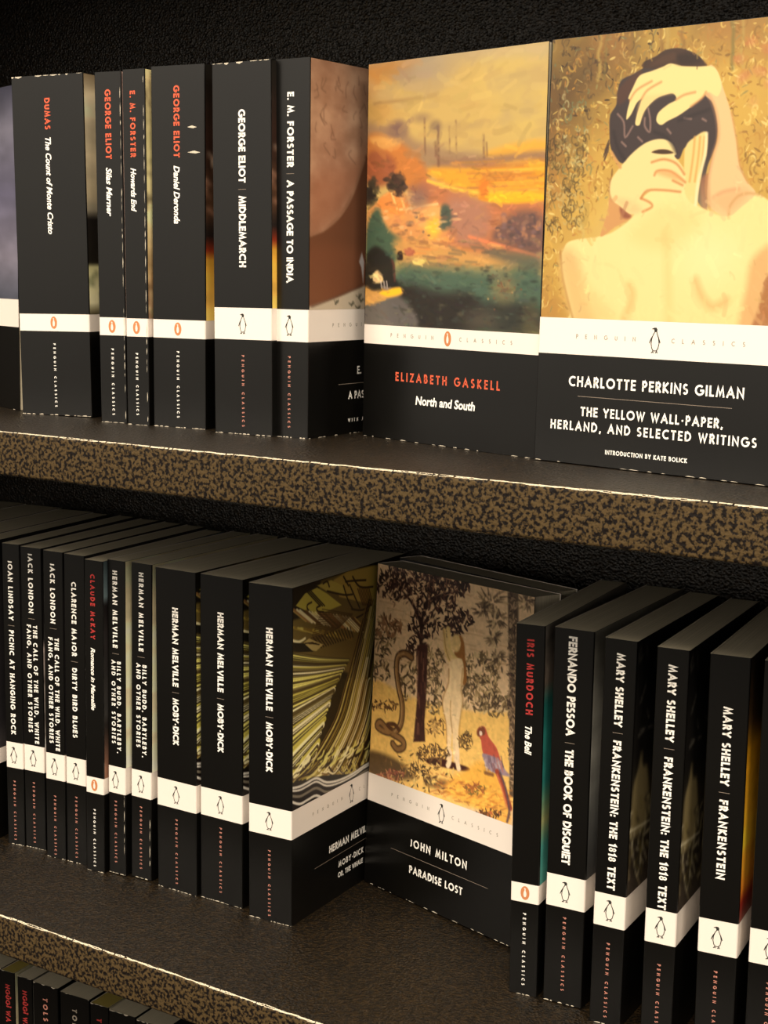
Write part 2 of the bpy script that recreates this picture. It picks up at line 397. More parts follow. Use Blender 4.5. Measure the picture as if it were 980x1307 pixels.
class Sheet:
    """picture wm x hm millimetres, x right, y down; to() turns sketch coordinates into millimetres"""
    def __init__(s, nx, ny, wm, hm, col, quad=None):
        s.nx, s.ny, s.wm, s.hm = nx, ny, wm, hm
        s.X, s.Y = np.meshgrid(np.linspace(0, wm, nx), np.linspace(0, hm, ny))
        s.c = np.ones((ny, nx, 3))*np.array(col, float)
        s.aa = 0.6*wm/nx
        s.off = (0, 0, 1.0)
        s.H = homography(quad, [(0, 0), (wm, 0), (wm, hm), (0, hm)]) if quad else None
    def to(s, p):
        ox, oy, k = s.off
        q = s.H@np.array([ox+p[0]/k, oy+p[1]/k, 1.0]) if s.H is not None else np.array([p[0], p[1], 1.0])
        return q[:2]/q[2]
    def noise(s, fx, fy, seed, oct=3):
        t = 0; a = 1; tot = 0
        for o in range(oct):
            t = t+a*vnoise(s.nx, s.ny, fx*2**o, fy*2**o, seed+o); tot += a; a *= .5
        return t/tot
    def mix(s, m, col, sl=None):
        m = m[..., None]; col = np.array(col, float)
        if sl is None: s.c = s.c*(1-m)+col*m
        else: s.c[sl] = s.c[sl]*(1-m)+col*m
    def window(s, lo, hi, pad):
        x0 = max(int((lo[0]-pad)/s.wm*(s.nx-1))-1, 0); x1 = min(int((hi[0]+pad)/s.wm*(s.nx-1))+2, s.nx)
        y0 = max(int((lo[1]-pad)/s.hm*(s.ny-1))-1, 0); y1 = min(int((hi[1]+pad)/s.hm*(s.ny-1))+2, s.ny)
        if x1 <= x0 or y1 <= y0: return None
        return (slice(y0, y1), slice(x0, x1))
    def smooth(s, P, closed, n=5):
        P = list(P); m = len(P); out = []
        rng = range(m) if closed else range(m-1)
        for i in rng:
            if closed: p0, p1, p2, p3 = P[i-1], P[i], P[(i+1) % m], P[(i+2) % m]
            else: p0, p1, p2, p3 = P[max(i-1, 0)], P[i], P[i+1], P[min(i+2, m-1)]
            for k in range(n):
                t = k/n
                out.append(0.5*((2*p1)+(-p0+p2)*t+(2*p0-5*p1+4*p2-p3)*t*t+(-p0+3*p1-3*p2+p3)*t**3))
        if not closed: out.append(P[-1])
        return out
    def poly(s, pts, col, soft=0.0, alpha=1.0, curve=True, raw=False):
        P = [np.array(p, float) if raw else s.to(p) for p in pts]
        if curve: P = s.smooth(P, True)
        P = np.array(P); soft = soft+s.aa
        sl = s.window(P.min(0), P.max(0), soft*1.5)
        if sl is None: return
        X = s.X[sl]; Y = s.Y[sl]; ins = np.zeros(X.shape, bool); d = np.full(X.shape, 1e9)
        for i in range(len(P)):
            a = P[i-1]; b = P[i]
            if a[1] != b[1]:
                cr = ((a[1] > Y) != (b[1] > Y)) & (X < (b[0]-a[0])*(Y-a[1])/(b[1]-a[1])+a[0])
                ins ^= cr
            e = b-a; l = e@e+1e-12
            t = np.clip(((X-a[0])*e[0]+(Y-a[1])*e[1])/l, 0, 1)
            d = np.minimum(d, (X-a[0]-t*e[0])**2+(Y-a[1]-t*e[1])**2)
        d = np.sqrt(d)*np.where(ins, 1, -1)
        mk = np.clip(0.5+d/(2*soft), 0, 1)
        s.mix(mk*mk*(3-2*mk)*alpha, col, sl)
    def line(s, pts, wd, col, alpha=1.0, soft=0.0, curve=True, taper=False, raw=False):
        P = [np.array(p, float) if raw else s.to(p) for p in pts]
        if curve and len(P) > 2: P = s.smooth(P, False, 4)
        P = np.array(P); soft = soft+s.aa
        sl = s.window(P.min(0), P.max(0), wd+soft*1.5)
        if sl is None: return
        X = s.X[sl]; Y = s.Y[sl]; mk = np.zeros(X.shape)
        n = len(P)-1
        for i in range(n):
            a, b = P[i], P[i+1]; e = b-a; l = e@e+1e-12
            t = np.clip(((X-a[0])*e[0]+(Y-a[1])*e[1])/l, 0, 1)
            dd = np.sqrt((X-a[0]-t*e[0])**2+(Y-a[1]-t*e[1])**2)
            ww = wd/2
            if taper: ww = ww*(1-0.85*(i+t)/n)
            mk = np.maximum(mk, np.clip(0.5+(ww-dd)/(2*soft), 0, 1))
        s.mix(mk*alpha, col, sl)
    def blob(s, p, rx, ry, col, alpha=1.0, soft=0.5, raw=False, rot=0):
        q = np.array(p, float) if raw else s.to(p)
        R = max(rx, ry)*(1+soft)
        sl = s.window(q-R, q+R, s.aa)
        if sl is None: return
        X = s.X[sl]-q[0]; Y = s.Y[sl]-q[1]; cr, sr = math.cos(rot), math.sin(rot)
        d = np.sqrt(((X*cr+Y*sr)/rx)**2+((-X*sr+Y*cr)/ry)**2)
        mk = np.clip((1+soft-d)/(2*soft+1e-6), 0, 1)
        s.mix(mk*mk*(3-2*mk)*alpha, col, sl)
    gain = 0.85
    def dabs(s, n, lo, hi, jit, seed, ang=0.0, spread=0.6, alpha=.6, keep=None):
        """visible brushwork: short strokes in the colour already there, a little off"""
        R = random.Random(seed)
        for k in range(n):
            x = R.uniform(0, s.wm); y = R.uniform(0, s.hm)
            if keep and not keep(x, y): continue
            i = min(int(y/s.hm*(s.ny-1)), s.ny-1); j = min(int(x/s.wm*(s.nx-1)), s.nx-1)
            c = s.c[i, j]*(1+R.gauss(0, jit))+np.array([R.gauss(0, jit*30) for _ in range(3)])
            l = R.uniform(lo, hi); a = ang+R.gauss(0, spread)
            s.line([(x-l*math.cos(a)/2, y-l*math.sin(a)/2), (x+R.uniform(-.2, .2)*l, y+R.uniform(-.1, .1)*l), (x+l*math.cos(a)/2, y+l*math.sin(a)/2)], l*R.uniform(.18, .34), np.clip(c, 0, 255), alpha, .12, raw=True)
    def rgb(s):
        return np.clip(lin(np.clip(s.c, 0, 255))*s.gain, 0, 0.9)

def picture_mesh(sheet, name='cover_picture'):
    """grid in the local y-z plane: y 0..wm, z 0..hm upward, facing +x"""
    nx, ny = sheet.nx, sheet.ny
    y = sheet.X/1000.0; z = (sheet.hm-sheet.Y)/1000.0
    co = np.zeros((ny*nx, 3), np.float32); co[:, 1] = y.ravel(); co[:, 2] = z.ravel()
    i = np.arange(ny*nx).reshape(ny, nx)
    q = np.stack([i[:-1, :-1], i[1:, :-1], i[1:, 1:], i[:-1, 1:]], -1).reshape(-1, 4)
    me = bpy.data.meshes.new(name)
    me.vertices.add(len(co)); me.vertices.foreach_set('co', co.ravel())
    me.loops.add(q.size); me.loops.foreach_set('vertex_index', q.ravel().astype(np.int32))
    me.polygons.add(len(q)); me.polygons.foreach_set('loop_start', np.arange(0, q.size, 4, dtype=np.int32))
    me.update(calc_edges=True)
    at = me.color_attributes.new('paint', 'FLOAT_COLOR', 'POINT')
    c = np.ones((ny*nx, 4), np.float32); c[:, :3] = sheet.rgb().reshape(-1, 3)
    at.data.foreach_set('color', c.ravel())
    me.materials.append(M_PIC)
    return me
# ---- landscape in ochre and teal
def paint_landscape():
    s = Sheet(300, 318, 129.0, 136.3, (200, 168, 98), [(468.8, 83.1), (700.7, 52.5), (688.3, 427.0), (463.6, 414.4)])
    R = random.Random(3)
    s.off = (460, 40, 3.92)
    P, L, B = s.poly, s.line, s.blob
    P([(0, 100), (950, 40), (950, 130), (500, 140), (250, 190), (0, 190)], (182, 164, 132), 8, .9)
    P([(20, 170), (240, 140), (240, 210), (120, 260), (60, 330), (20, 330)], (188, 128, 62), 5, .85)
    B((330, 200), 16, 7, (166, 146, 122), .8, 1.0); B((210, 230), 9, 4, (160, 138, 116), .7, 1.0); B((700, 220), 14, 8, (212, 184, 104), .6, 1)
    B((820, 330), 18, 16, (212, 186, 102), .6, 1); B((90, 400), 12, 8, (190, 146, 80), .8, 1)
    n = s.noise(5, 9, 11, 4); s.mix(np.clip((n-.5)*2.2, 0, .5), (176, 150, 108))
    L([(60, 365), (180, 350), (370, 322)], 1.2, (150, 116, 72), .6, .8); L([(200, 300), (420, 350), (700, 380), (900, 370)], 1.5, (190, 160, 90), .5, 1)
    P([(20, 470), (120, 480), (200, 450), (260, 540), (420, 590), (620, 620), (620, 680), (20, 700)], (150, 118, 92), 3, .8)
    P([(620, 610), (780, 560), (920, 545), (920, 600), (700, 640)], (226, 166, 60), 2, .9)
    P([(380, 640), (600, 630), (920, 600), (920, 680), (420, 690)], (150, 112, 84), 2, .9)
    P([(330, 690), (600, 680), (920, 650), (920, 850), (620, 850), (440, 780)], (232, 160, 44), 2, .95)
    for k in range(26):
        y = 660+k*6; x = R.uniform(380, 700)
        L([(x, y), (x+120, y-4), (x+260, y-12)], R.uniform(.5, 1.1), R.choice([(250, 190, 70), (196, 118, 42), (216, 140, 48), (170, 110, 64)]), .6, .4)
    P([(30, 530), (150, 540), (250, 600), (330, 700), (330, 800), (240, 800), (160, 740), (30, 760)], (196, 120, 56), 2.5, .95)
    P([(30, 620), (100, 600), (170, 660), (150, 760), (30, 770)], (150, 84, 54), 2.5, .9)
    P([(40, 535), (160, 530), (190, 570), (90, 590)], (222, 168, 92), 1.5, .8)
    B((175, 495), 7, 4, (120, 92, 84), .9, .8)
    for x, y0, y1, w_ in ((315, 440, 620, 1.1), (383, 480, 670, 1.8), (440, 480, 610, .7), (473, 450, 630, .8), (612, 520, 630, 1.2), (628, 560, 620, .8), (370, 560, 620, 1.4)):
        L([(x, y0), (x+3, y1)], w_, (118, 84, 62), .75, .5, curve=False)
    B((300, 435), 6, 2.2, (140, 112, 88), .6, 1); B((370, 480), 4, 3, (110, 86, 78), .7, .8); B((520, 470), 16, 2, (168, 140, 96), .5, 1)
    P([(300, 750), (500, 800), (620, 850), (920, 850), (920, 1100), (420, 1100), (340, 900)], (184, 112, 72), 3, .95)
    P([(450, 830), (620, 860), (640, 1000), (520, 1080), (440, 960)], (168, 122, 104), 5, .7)
    L([(330, 750), (450, 785), (600, 810), (780, 812), (910, 828)], 1.6, (250, 196, 72), .9, .4)
    P([(590, 830), (700, 800), (900, 815), (900, 850), (700, 862)], (246, 180, 34), 1, .9)
    B((615, 790), 3.4, 5, (214, 120, 40), .9, .6)
    P([(660, 1040), (700, 960), (800, 900), (910, 930), (910, 1110), (760, 1090)], (104, 78, 74), 3, .9)
    for k in range(60): B((R.uniform(680, 900), R.uniform(920, 1080)), R.uniform(.8, 2), R.uniform(.6, 1.4), R.choice([(150, 110, 90), (80, 66, 66), (190, 130, 92), (130, 100, 100)]), .6, .6)
    P([(30, 900), (120, 840), (200, 860), (260, 880), (400, 870), (400, 1080), (30, 1090)], (214, 146, 84), 2, .95)
    P([(80, 850), (150, 800), (210, 810), (245, 870), (190, 920), (110, 900)], (226, 138, 66), 1, .9)
    for x in (150, 190, 225): L([(x, 810), (x+25, 890)], 1.6, (244, 196, 120), .8, .3, curve=False)
    L([(190, 895), (290, 880), (380, 865)], 1.2, (236, 196, 130), .9, .3); P([(260, 900), (390, 880), (395, 1000), (300, 990)], (232, 168, 96), 1, .9)
    B((360, 985), 5, 5, (250, 190, 60), .9, .8)
    P([(400, 880), (440, 880), (450, 970), (400, 990)], (66, 82, 70), 1.5, .9)
    [B((180+R.gauss(0, 24), 765+R.gauss(0, 22)), R.uniform(1.2, 3), R.uniform(1, 2.4), R.choice([(62, 44, 36), (84, 62, 46), (48, 38, 32)]), .85, .5) for _ in range(40)]
    [B((42+R.gauss(0, 12), 800+R.gauss(0, 36)), R.uniform(1.2, 3), R.uniform(1, 2.4), R.choice([(38, 34, 30), (60, 54, 40)]), .85, .5) for _ in range(30)]; B((280, 830), 8, 6, (130, 92, 86), .8, .8)
    for k in range(80): B((R.uniform(40, 480), R.uniform(900, 1090)), R.uniform(.8, 3.2), R.uniform(.5, 1.2), R.choice([(246, 190, 130), (120, 84, 66), (196, 124, 76), (90, 84, 78), (240, 160, 80), (86, 64, 56)]), .55, .6)
    L([(540, 1030), (700, 1075), (890, 1130)], 1.8, (226, 130, 84), .9, .4)
    P([(30, 960), (80, 890), (110, 960), (150, 1010), (200, 1050), (180, 1150), (30, 1160)], (62, 88, 70), 2, .95)
    s.off = (460, 300, 3.92)
    P([(180, 20), (450, 60), (620, 100), (880, 130), (880, 200), (600, 160), (250, 190), (180, 120)], (206, 150, 82), 3, .9)
    for k in range(40):
        x = R.uniform(200, 700); y = R.uniform(20, 150)
        L([(x, y), (x+60, y+R.uniform(2, 14))], R.uniform(.5, 1.5), R.choice([(240, 180, 100), (150, 100, 70), (222, 140, 70), (100, 92, 74)]), .6, .4)
    P([(620, 80), (880, 100), (880, 180), (700, 130)], (84, 84, 74), 3, .8)
    P([(170, 170), (400, 160), (650, 180), (890, 170), (890, 480), (170, 460)], (70, 94, 78), 5, .95)
    P([(180, 250), (400, 290), (560, 300), (600, 480), (180, 460)], (40, 34, 30), 4, .95)
    P([(560, 360), (700, 330), (880, 360), (890, 490), (560, 480)], (44, 42, 38), 4, .85)
    P([(20, 300), (180, 300), (280, 460), (20, 460)], (98, 92, 88), 2, .95)
    B((715, 270), 7, 6, (136, 116, 78), .85, 1); B((600, 430), 11, 5, (88, 80, 66), .7, 1); B((850, 440), 6, 8, (92, 84, 58), .7, 1)
    for k in range(150):
        B((R.uniform(170, 890), R.uniform(160, 480)), R.uniform(.6, 2.4), R.uniform(.4, 1.2), R.choice([(86, 106, 88), (46, 60, 52), (30, 28, 26), (110, 104, 80), (60, 70, 62)]), .4, .8)
    for k in range(40): B((710+R.gauss(0, 40), 270+R.gauss(0, 30)), .7, .6, R.choice([(176, 150, 100), (120, 80, 56), (96, 96, 70)]), .7, .5)
    P([(20, 120), (60, 60), (110, 80), (160, 140), (160, 200), (180, 270), (20, 280)], (34, 32, 28), 1.5, .95)
    P([(20, 260), (60, 280), (190, 265), (200, 300), (130, 320), (20, 350)], (224, 164, 84), 1, .9); P([(90, 290), (190, 265), (195, 295), (130, 310)], (250, 196, 40), .8, .9)
    P([(55, 200), (80, 180), (105, 215), (100, 240), (60, 240)], (240, 204, 140), .6, .95)
    for x in (95, 110, 124): L([(x, 235), (x+4, 268)], .7, (214, 196, 186), .9, .2, curve=False)
    P([(180, 90), (200, 85), (205, 125), (178, 125)], (40, 30, 26), .5, .95); P([(215, 80), (240, 65), (265, 80), (255, 105), (225, 105)], (170, 96, 70), .6, .95)
    P([(255, 125), (290, 120), (318, 130), (300, 150), (262, 148)], (244, 214, 120), .6, .95)
    L([(150, 130), (160, 160), (165, 230)], 1.6, (90, 50, 44), .8, .4)
    s.dabs(1500, 2, 6, .10, 31, 0.05, .35, .55, lambda x, y: y > 50)
    s.dabs(420, 5, 13, .045, 32, -0.1, .4, .5, lambda x, y: y < 52)
    s.gain = .80
    return s

# ---- figure seen from behind, hands in dark hair, against an ornamental ochre wall
def paint_figure():
    s = Sheet(430, 428, 129.0, 128.5, (206, 164, 78), [(703.3, 54.5), (1024.5, 20.4), (998.6, 418.1), (688.1, 405.6)])
    R = random.Random(8); P, L, B = s.poly, s.line, s.blob
    n = s.noise(4, 4, 5, 4)
    dark = np.clip(1.3-(s.X/66+s.Y/62), 0, 1)
    s.mix(np.clip(dark*1.3, 0, .95), (98, 74, 42))
    top = np.clip(1-s.Y/22, 0, 1); s.mix(top*.7*(s.X > 0), (150, 116, 56))
    s.mix(np.clip((n-.5)*2, 0, .5), (176, 120, 62)); s.mix(np.clip((.5-n)*2, 0, .4), (226, 188, 84))
    def curl(x, y, r, col, w_, al):
        a0 = R.uniform(0, 6.28); sp = R.choice((-1, 1))*R.uniform(2.2, 4.2)
        L([(x+r*(1-.12*k)*math.cos(a0+sp*k/5), y+1.3*r*(1-.12*k)*math.sin(a0+sp*k/5)) for k in range(6)], w_, col, al, .15, raw=True)
    for k in range(900):
        x = R.uniform(-2, 131); y = R.uniform(0, 128)
        if 38 < x < 90 and y > 30 and R.random() < .8: continue
        dk = max(0, 1.1-(x/70+y/62))
        pal = [(92, 70, 42), (70, 54, 34), (150, 120, 70), (122, 104, 70), (168, 136, 84)] if R.random() < dk else [(240, 208, 112), (170, 120, 48), (214, 170, 76), (146, 108, 50), (250, 224, 140), (196, 140, 66)]
        curl(x, y, R.uniform(.9, 3.2), R.choice(pal), R.uniform(.35, .9), R.uniform(.4, .85))
    for k in range(1500):
        x = R.uniform(0, 129); y = R.uniform(0, 128)
        dk = max(0, 1.2-(x/66+y/62)); low = y > 75
        if low and R.random() < .6: continue
        pal = [(74, 56, 34), (58, 44, 28), (134, 106, 60), (150, 128, 78), (112, 116, 84)] if R.random() < dk else [(236, 204, 110), (160, 112, 46), (206, 150, 60), (134, 98, 46), (246, 220, 136), (186, 128, 62), (150, 140, 84)]
        B((x, y), R.uniform(.7, 2.0), R.uniform(.25, .6), R.choice(pal), R.uniform(.4, .8), .3, raw=True, rot=R.uniform(0, 3.14))
    for x in (27, 31, 36, 43, 60, 63, 71, 96, 101):
        L([(x+R.uniform(-1, 1), y*4) for y in range(0, 6)], R.uniform(.9, 2.0), R.choice([(128, 116, 62), (190, 162, 88), (150, 112, 58)]), .7, .5, raw=True)
    for k in range(40): curl(R.uniform(8, 24), R.uniform(24, 60), R.uniform(.8, 1.8), R.choice([(120, 132, 96), (196, 190, 140), (90, 70, 46)]), .7, .7)
    for k in range(150): curl(R.uniform(0, 22), R.uniform(45, 88), R.uniform(1.2, 2.8), R.choice([(84, 66, 36), (146, 118, 62), (200, 178, 112), (110, 90, 46)]), .6, .8)
    for k in range(24): B((R.uniform(96, 128), R.uniform(4, 40)), 2.4, 1.8, R.choice([(206, 136, 84), (198, 120, 78), (222, 168, 100)]), .5, .9, raw=True)
    skin, pink, edge = (247, 228, 156), (236, 194, 142), (206, 146, 88)
    s.off = (760, 60, 5.765)
    hair = [(340, 170), (345, 130), (430, 90), (500, 45), (600, 30), (700, 60), (770, 110), (790, 160), (805, 300), (850, 430), (885, 560), (880, 700), (850, 800), (810, 900), (790, 1050), (810, 1180), (770, 1190), (720, 1100), (700, 900), (690, 760), (640, 760), (600, 840), (540, 800), (480, 740), (400, 770), (300, 820), (210, 870), (150, 850), (100, 760), (90, 640), (95, 520), (140, 440), (150, 340), (180, 260), (260, 220)]
    P(hair, (66, 54, 54), .3)
    P([(340, 170), (345, 130), (430, 90), (500, 45), (600, 30), (700, 60), (770, 110), (790, 170), (500, 180)], (70, 46, 34), .4, .85)
    P([(590, 80), (700, 70), (760, 130), (620, 150)], (46, 30, 26), 1.2, .8); P([(430, 110), (560, 60), (560, 120), (400, 160)], (92, 62, 44), 1, .5)
    P([(150, 340), (250, 230), (330, 200), (230, 380), (160, 440)], (92, 58, 44), 1, .7)
    P([(760, 1000), (820, 960), (815, 1190), (770, 1190)], (150, 88, 68), 1, .8)
    s.off = (0, 0, 1)
    P([(713, 340), (717, 320), (727, 309), (766, 303), (785, 295), (805, 279), (812, 262), (828, 246), (850, 240), (875, 245), (886, 263), (917, 277), (926, 272), (934, 258), (947, 250), (965, 250), (985, 265), (1003, 300), (1002, 335), (985, 345), (975, 370), (966, 395), (962, 425), (732, 425), (726, 396)], skin, .4)
    B((850, 330), 34, 26, (251, 234, 164), .7, 1); B((905, 330), 14, 10, (253, 239, 176), .7, 1)
    P([(713, 340), (717, 320), (735, 330), (745, 380), (760, 425), (732, 425), (726, 396)], (226, 180, 116), 4, .7)
    P([(800, 300), (850, 262), (890, 280), (870, 310), (830, 320)], (240, 212, 136), 5, .5); L([(848, 300), (850, 350), (852, 425)], 3, (232, 200, 124), .5, 2.5)
    P([(960, 330), (1000, 305), (1003, 335), (985, 345), (975, 370), (962, 425), (940, 425), (950, 370)], (226, 172, 112), 2.5, .8)
    P([(966, 395), (980, 350), (1010, 340), (1010, 425), (960, 425)], (170, 108, 66), 1, .8)
    s.off = (680, 320, 3.267)
    L([(395, 150), (408, 190), (395, 240), (375, 285)], 3.2, (228, 178, 108), .6, 1.8); L([(670, 130), (700, 200), (745, 240), (800, 215)], 3.4, (226, 176, 110), .65, 1.8)
    L([(108, 10), (118, 120), (160, 290)], 1.0, (176, 126, 66), .8, .5); P([(110, 60), (250, 180), (330, 290), (160, 290)], (236, 200, 128), 4, .5)
    s.off = (760, 180, 4.4545)
    P([(495, 110), (505, 40), (540, 0), (620, -40), (622, 80), (600, 160), (575, 300), (560, 372), (500, 310)], (244, 216, 140), .4)
    for x in (545, 575, 600): L([(x+10, -10), (x, 100), (x-20, 240)], 1.1, (214, 162, 86), .7, .3)
    L([(622, -30), (612, 90), (575, 240), (560, 370)], 1.6, (252, 238, 190), .8, .3)
    P([(70, 330), (130, 375), (190, 425), (180, 455), (100, 500), (20, 552), (40, 470), (62, 400)], (216, 160, 100), .3)
    P([(130, 385), (190, 430), (175, 450), (140, 440)], (146, 82, 60), .8, .9)
    P([(85, 220), (130, 160), (200, 80), (280, 20), (360, 0), (420, 20), (450, 80), (440, 100), (480, 150), (500, 210), (500, 262), (478, 302), (420, 295), (330, 292), (270, 302), (248, 335), (300, 358), (310, 385), (260, 410), (190, 425), (130, 380), (80, 340), (70, 270)], (246, 224, 156), .3)
    P([(310, 76), (350, 60), (400, 62), (432, 80), (370, 86)], (66, 42, 26), .3, .95, curve=True)
    for q in ([(310, 132), (380, 115), (450, 140), (495, 200)], [(325, 205), (345, 180), (420, 185), (500, 245)], [(250, 335), (285, 292), (380, 290), (472, 300)], [(248, 335), (300, 360), (310, 385), (258, 412)], [(430, 235), (485, 262)]):
        L(q, 1.0, (206, 136, 78), .85, .35)
    P([(330, 190), (420, 180), (490, 240), (420, 225)], (232, 164, 100), 1.2, .6); P([(100, 340), (190, 350), (250, 400), (190, 422)], (232, 186, 130), 2, .5)
    L([(75, 225), (68, 300), (85, 350)], .8, (190, 140, 90), .6, .4)
    s.off = (760, 60, 5.765)
    P([(780, 340), (850, 430), (882, 560), (888, 690), (850, 820), (815, 1000), (828, 1184), (957, 1260), (1060, 1190), (1165, 1093), (1100, 1002), (1048, 886), (1022, 692), (985, 500), (930, 330), (880, 190), (820, 160)], (238, 202, 146), .3)
    L([(800, 350), (850, 430), (884, 560), (888, 690), (850, 820), (818, 1000), (828, 1184)], 1.4, (208, 150, 106), .6, .7)
    L([(990, 500), (1028, 700), (1052, 886), (1110, 1010)], .9, (206, 150, 90), .7, .4); L([(860, 1120), (930, 1080), (1040, 1060)], 1.4, (216, 158, 112), .7, .7)
    P([(860, 1120), (1060, 1050), (1110, 1100), (980, 1220), (880, 1180)], (228, 178, 124), 2.5, .6)
    L([(970, 1270), (975, 1190), (1040, 1110), (1130, 1090), (1210, 1110)], 1.0, (206, 158, 98), .7, .5)
    P([(480, 165), (540, 140), (620, 158), (740, 162), (830, 160), (880, 190), (915, 300), (885, 380), (820, 350), (770, 395), (700, 450), (600, 520), (520, 560), (470, 590), (435, 560), (450, 500), (520, 440), (580, 405), (560, 362), (500, 370), (430, 400), (360, 470), (330, 530), (310, 590), (280, 585), (290, 520), (318, 430), (325, 400), (290, 430), (250, 510), (215, 550), (220, 490), (240, 410), (228, 392), (260, 320), (310, 230), (400, 195)], (247, 226, 154), .25)
    P([(330, 390), (560, 362), (500, 372), (430, 402), (360, 470), (318, 560), (290, 560)], (240, 204, 136), 1, .5)
    for q in ([(325, 400), (370, 335), (470, 275)], [(240, 410), (290, 335), (400, 270)], [(580, 405), (640, 370), (720, 350)], [(800, 350), (770, 395), (690, 455)]):
        L(q, .9, (204, 140, 86), .8, .4)
    for q in ([(150, 510), (195, 570), (205, 680), (260, 600)], [(375, 470), (390, 560), (385, 640), (350, 600), (350, 540)], [(640, 540), (690, 545)], [(515, 620), (540, 650)], [(775, 545), (800, 560)], [(300, 680), (330, 710)], [(180, 715), (210, 745)]):
        L(q, .8, (178, 142, 130), .75, .3)
    for q in ([(120, 640), (150, 760), (200, 840)], [(420, 640), (520, 690), (580, 790)], [(600, 560), (700, 520), (820, 480)]): L(q, 1.4, (44, 36, 38), .6, .6)
    L([(105, 790), (140, 850), (170, 900)], 1.4, (214, 160, 96), .9, .3)
    s.gain = .64
    s.dabs(700, 1.5, 4, .07, 33, 1.0, .8, .5, lambda x, y: not (30 < x < 100 and y > 20))
    s.dabs(500, 3, 9, .018, 34, 1.2, .7, .5, lambda x, y: 20 < x and y > 75)
    s.off = (760, 60, 5.765)
    for k in range(10): L([(85+R.uniform(-10, 10), 700+k*8), (60-R.uniform(0, 20), 770+k*9)], .5, (70, 52, 44), .7, .2)
    return s

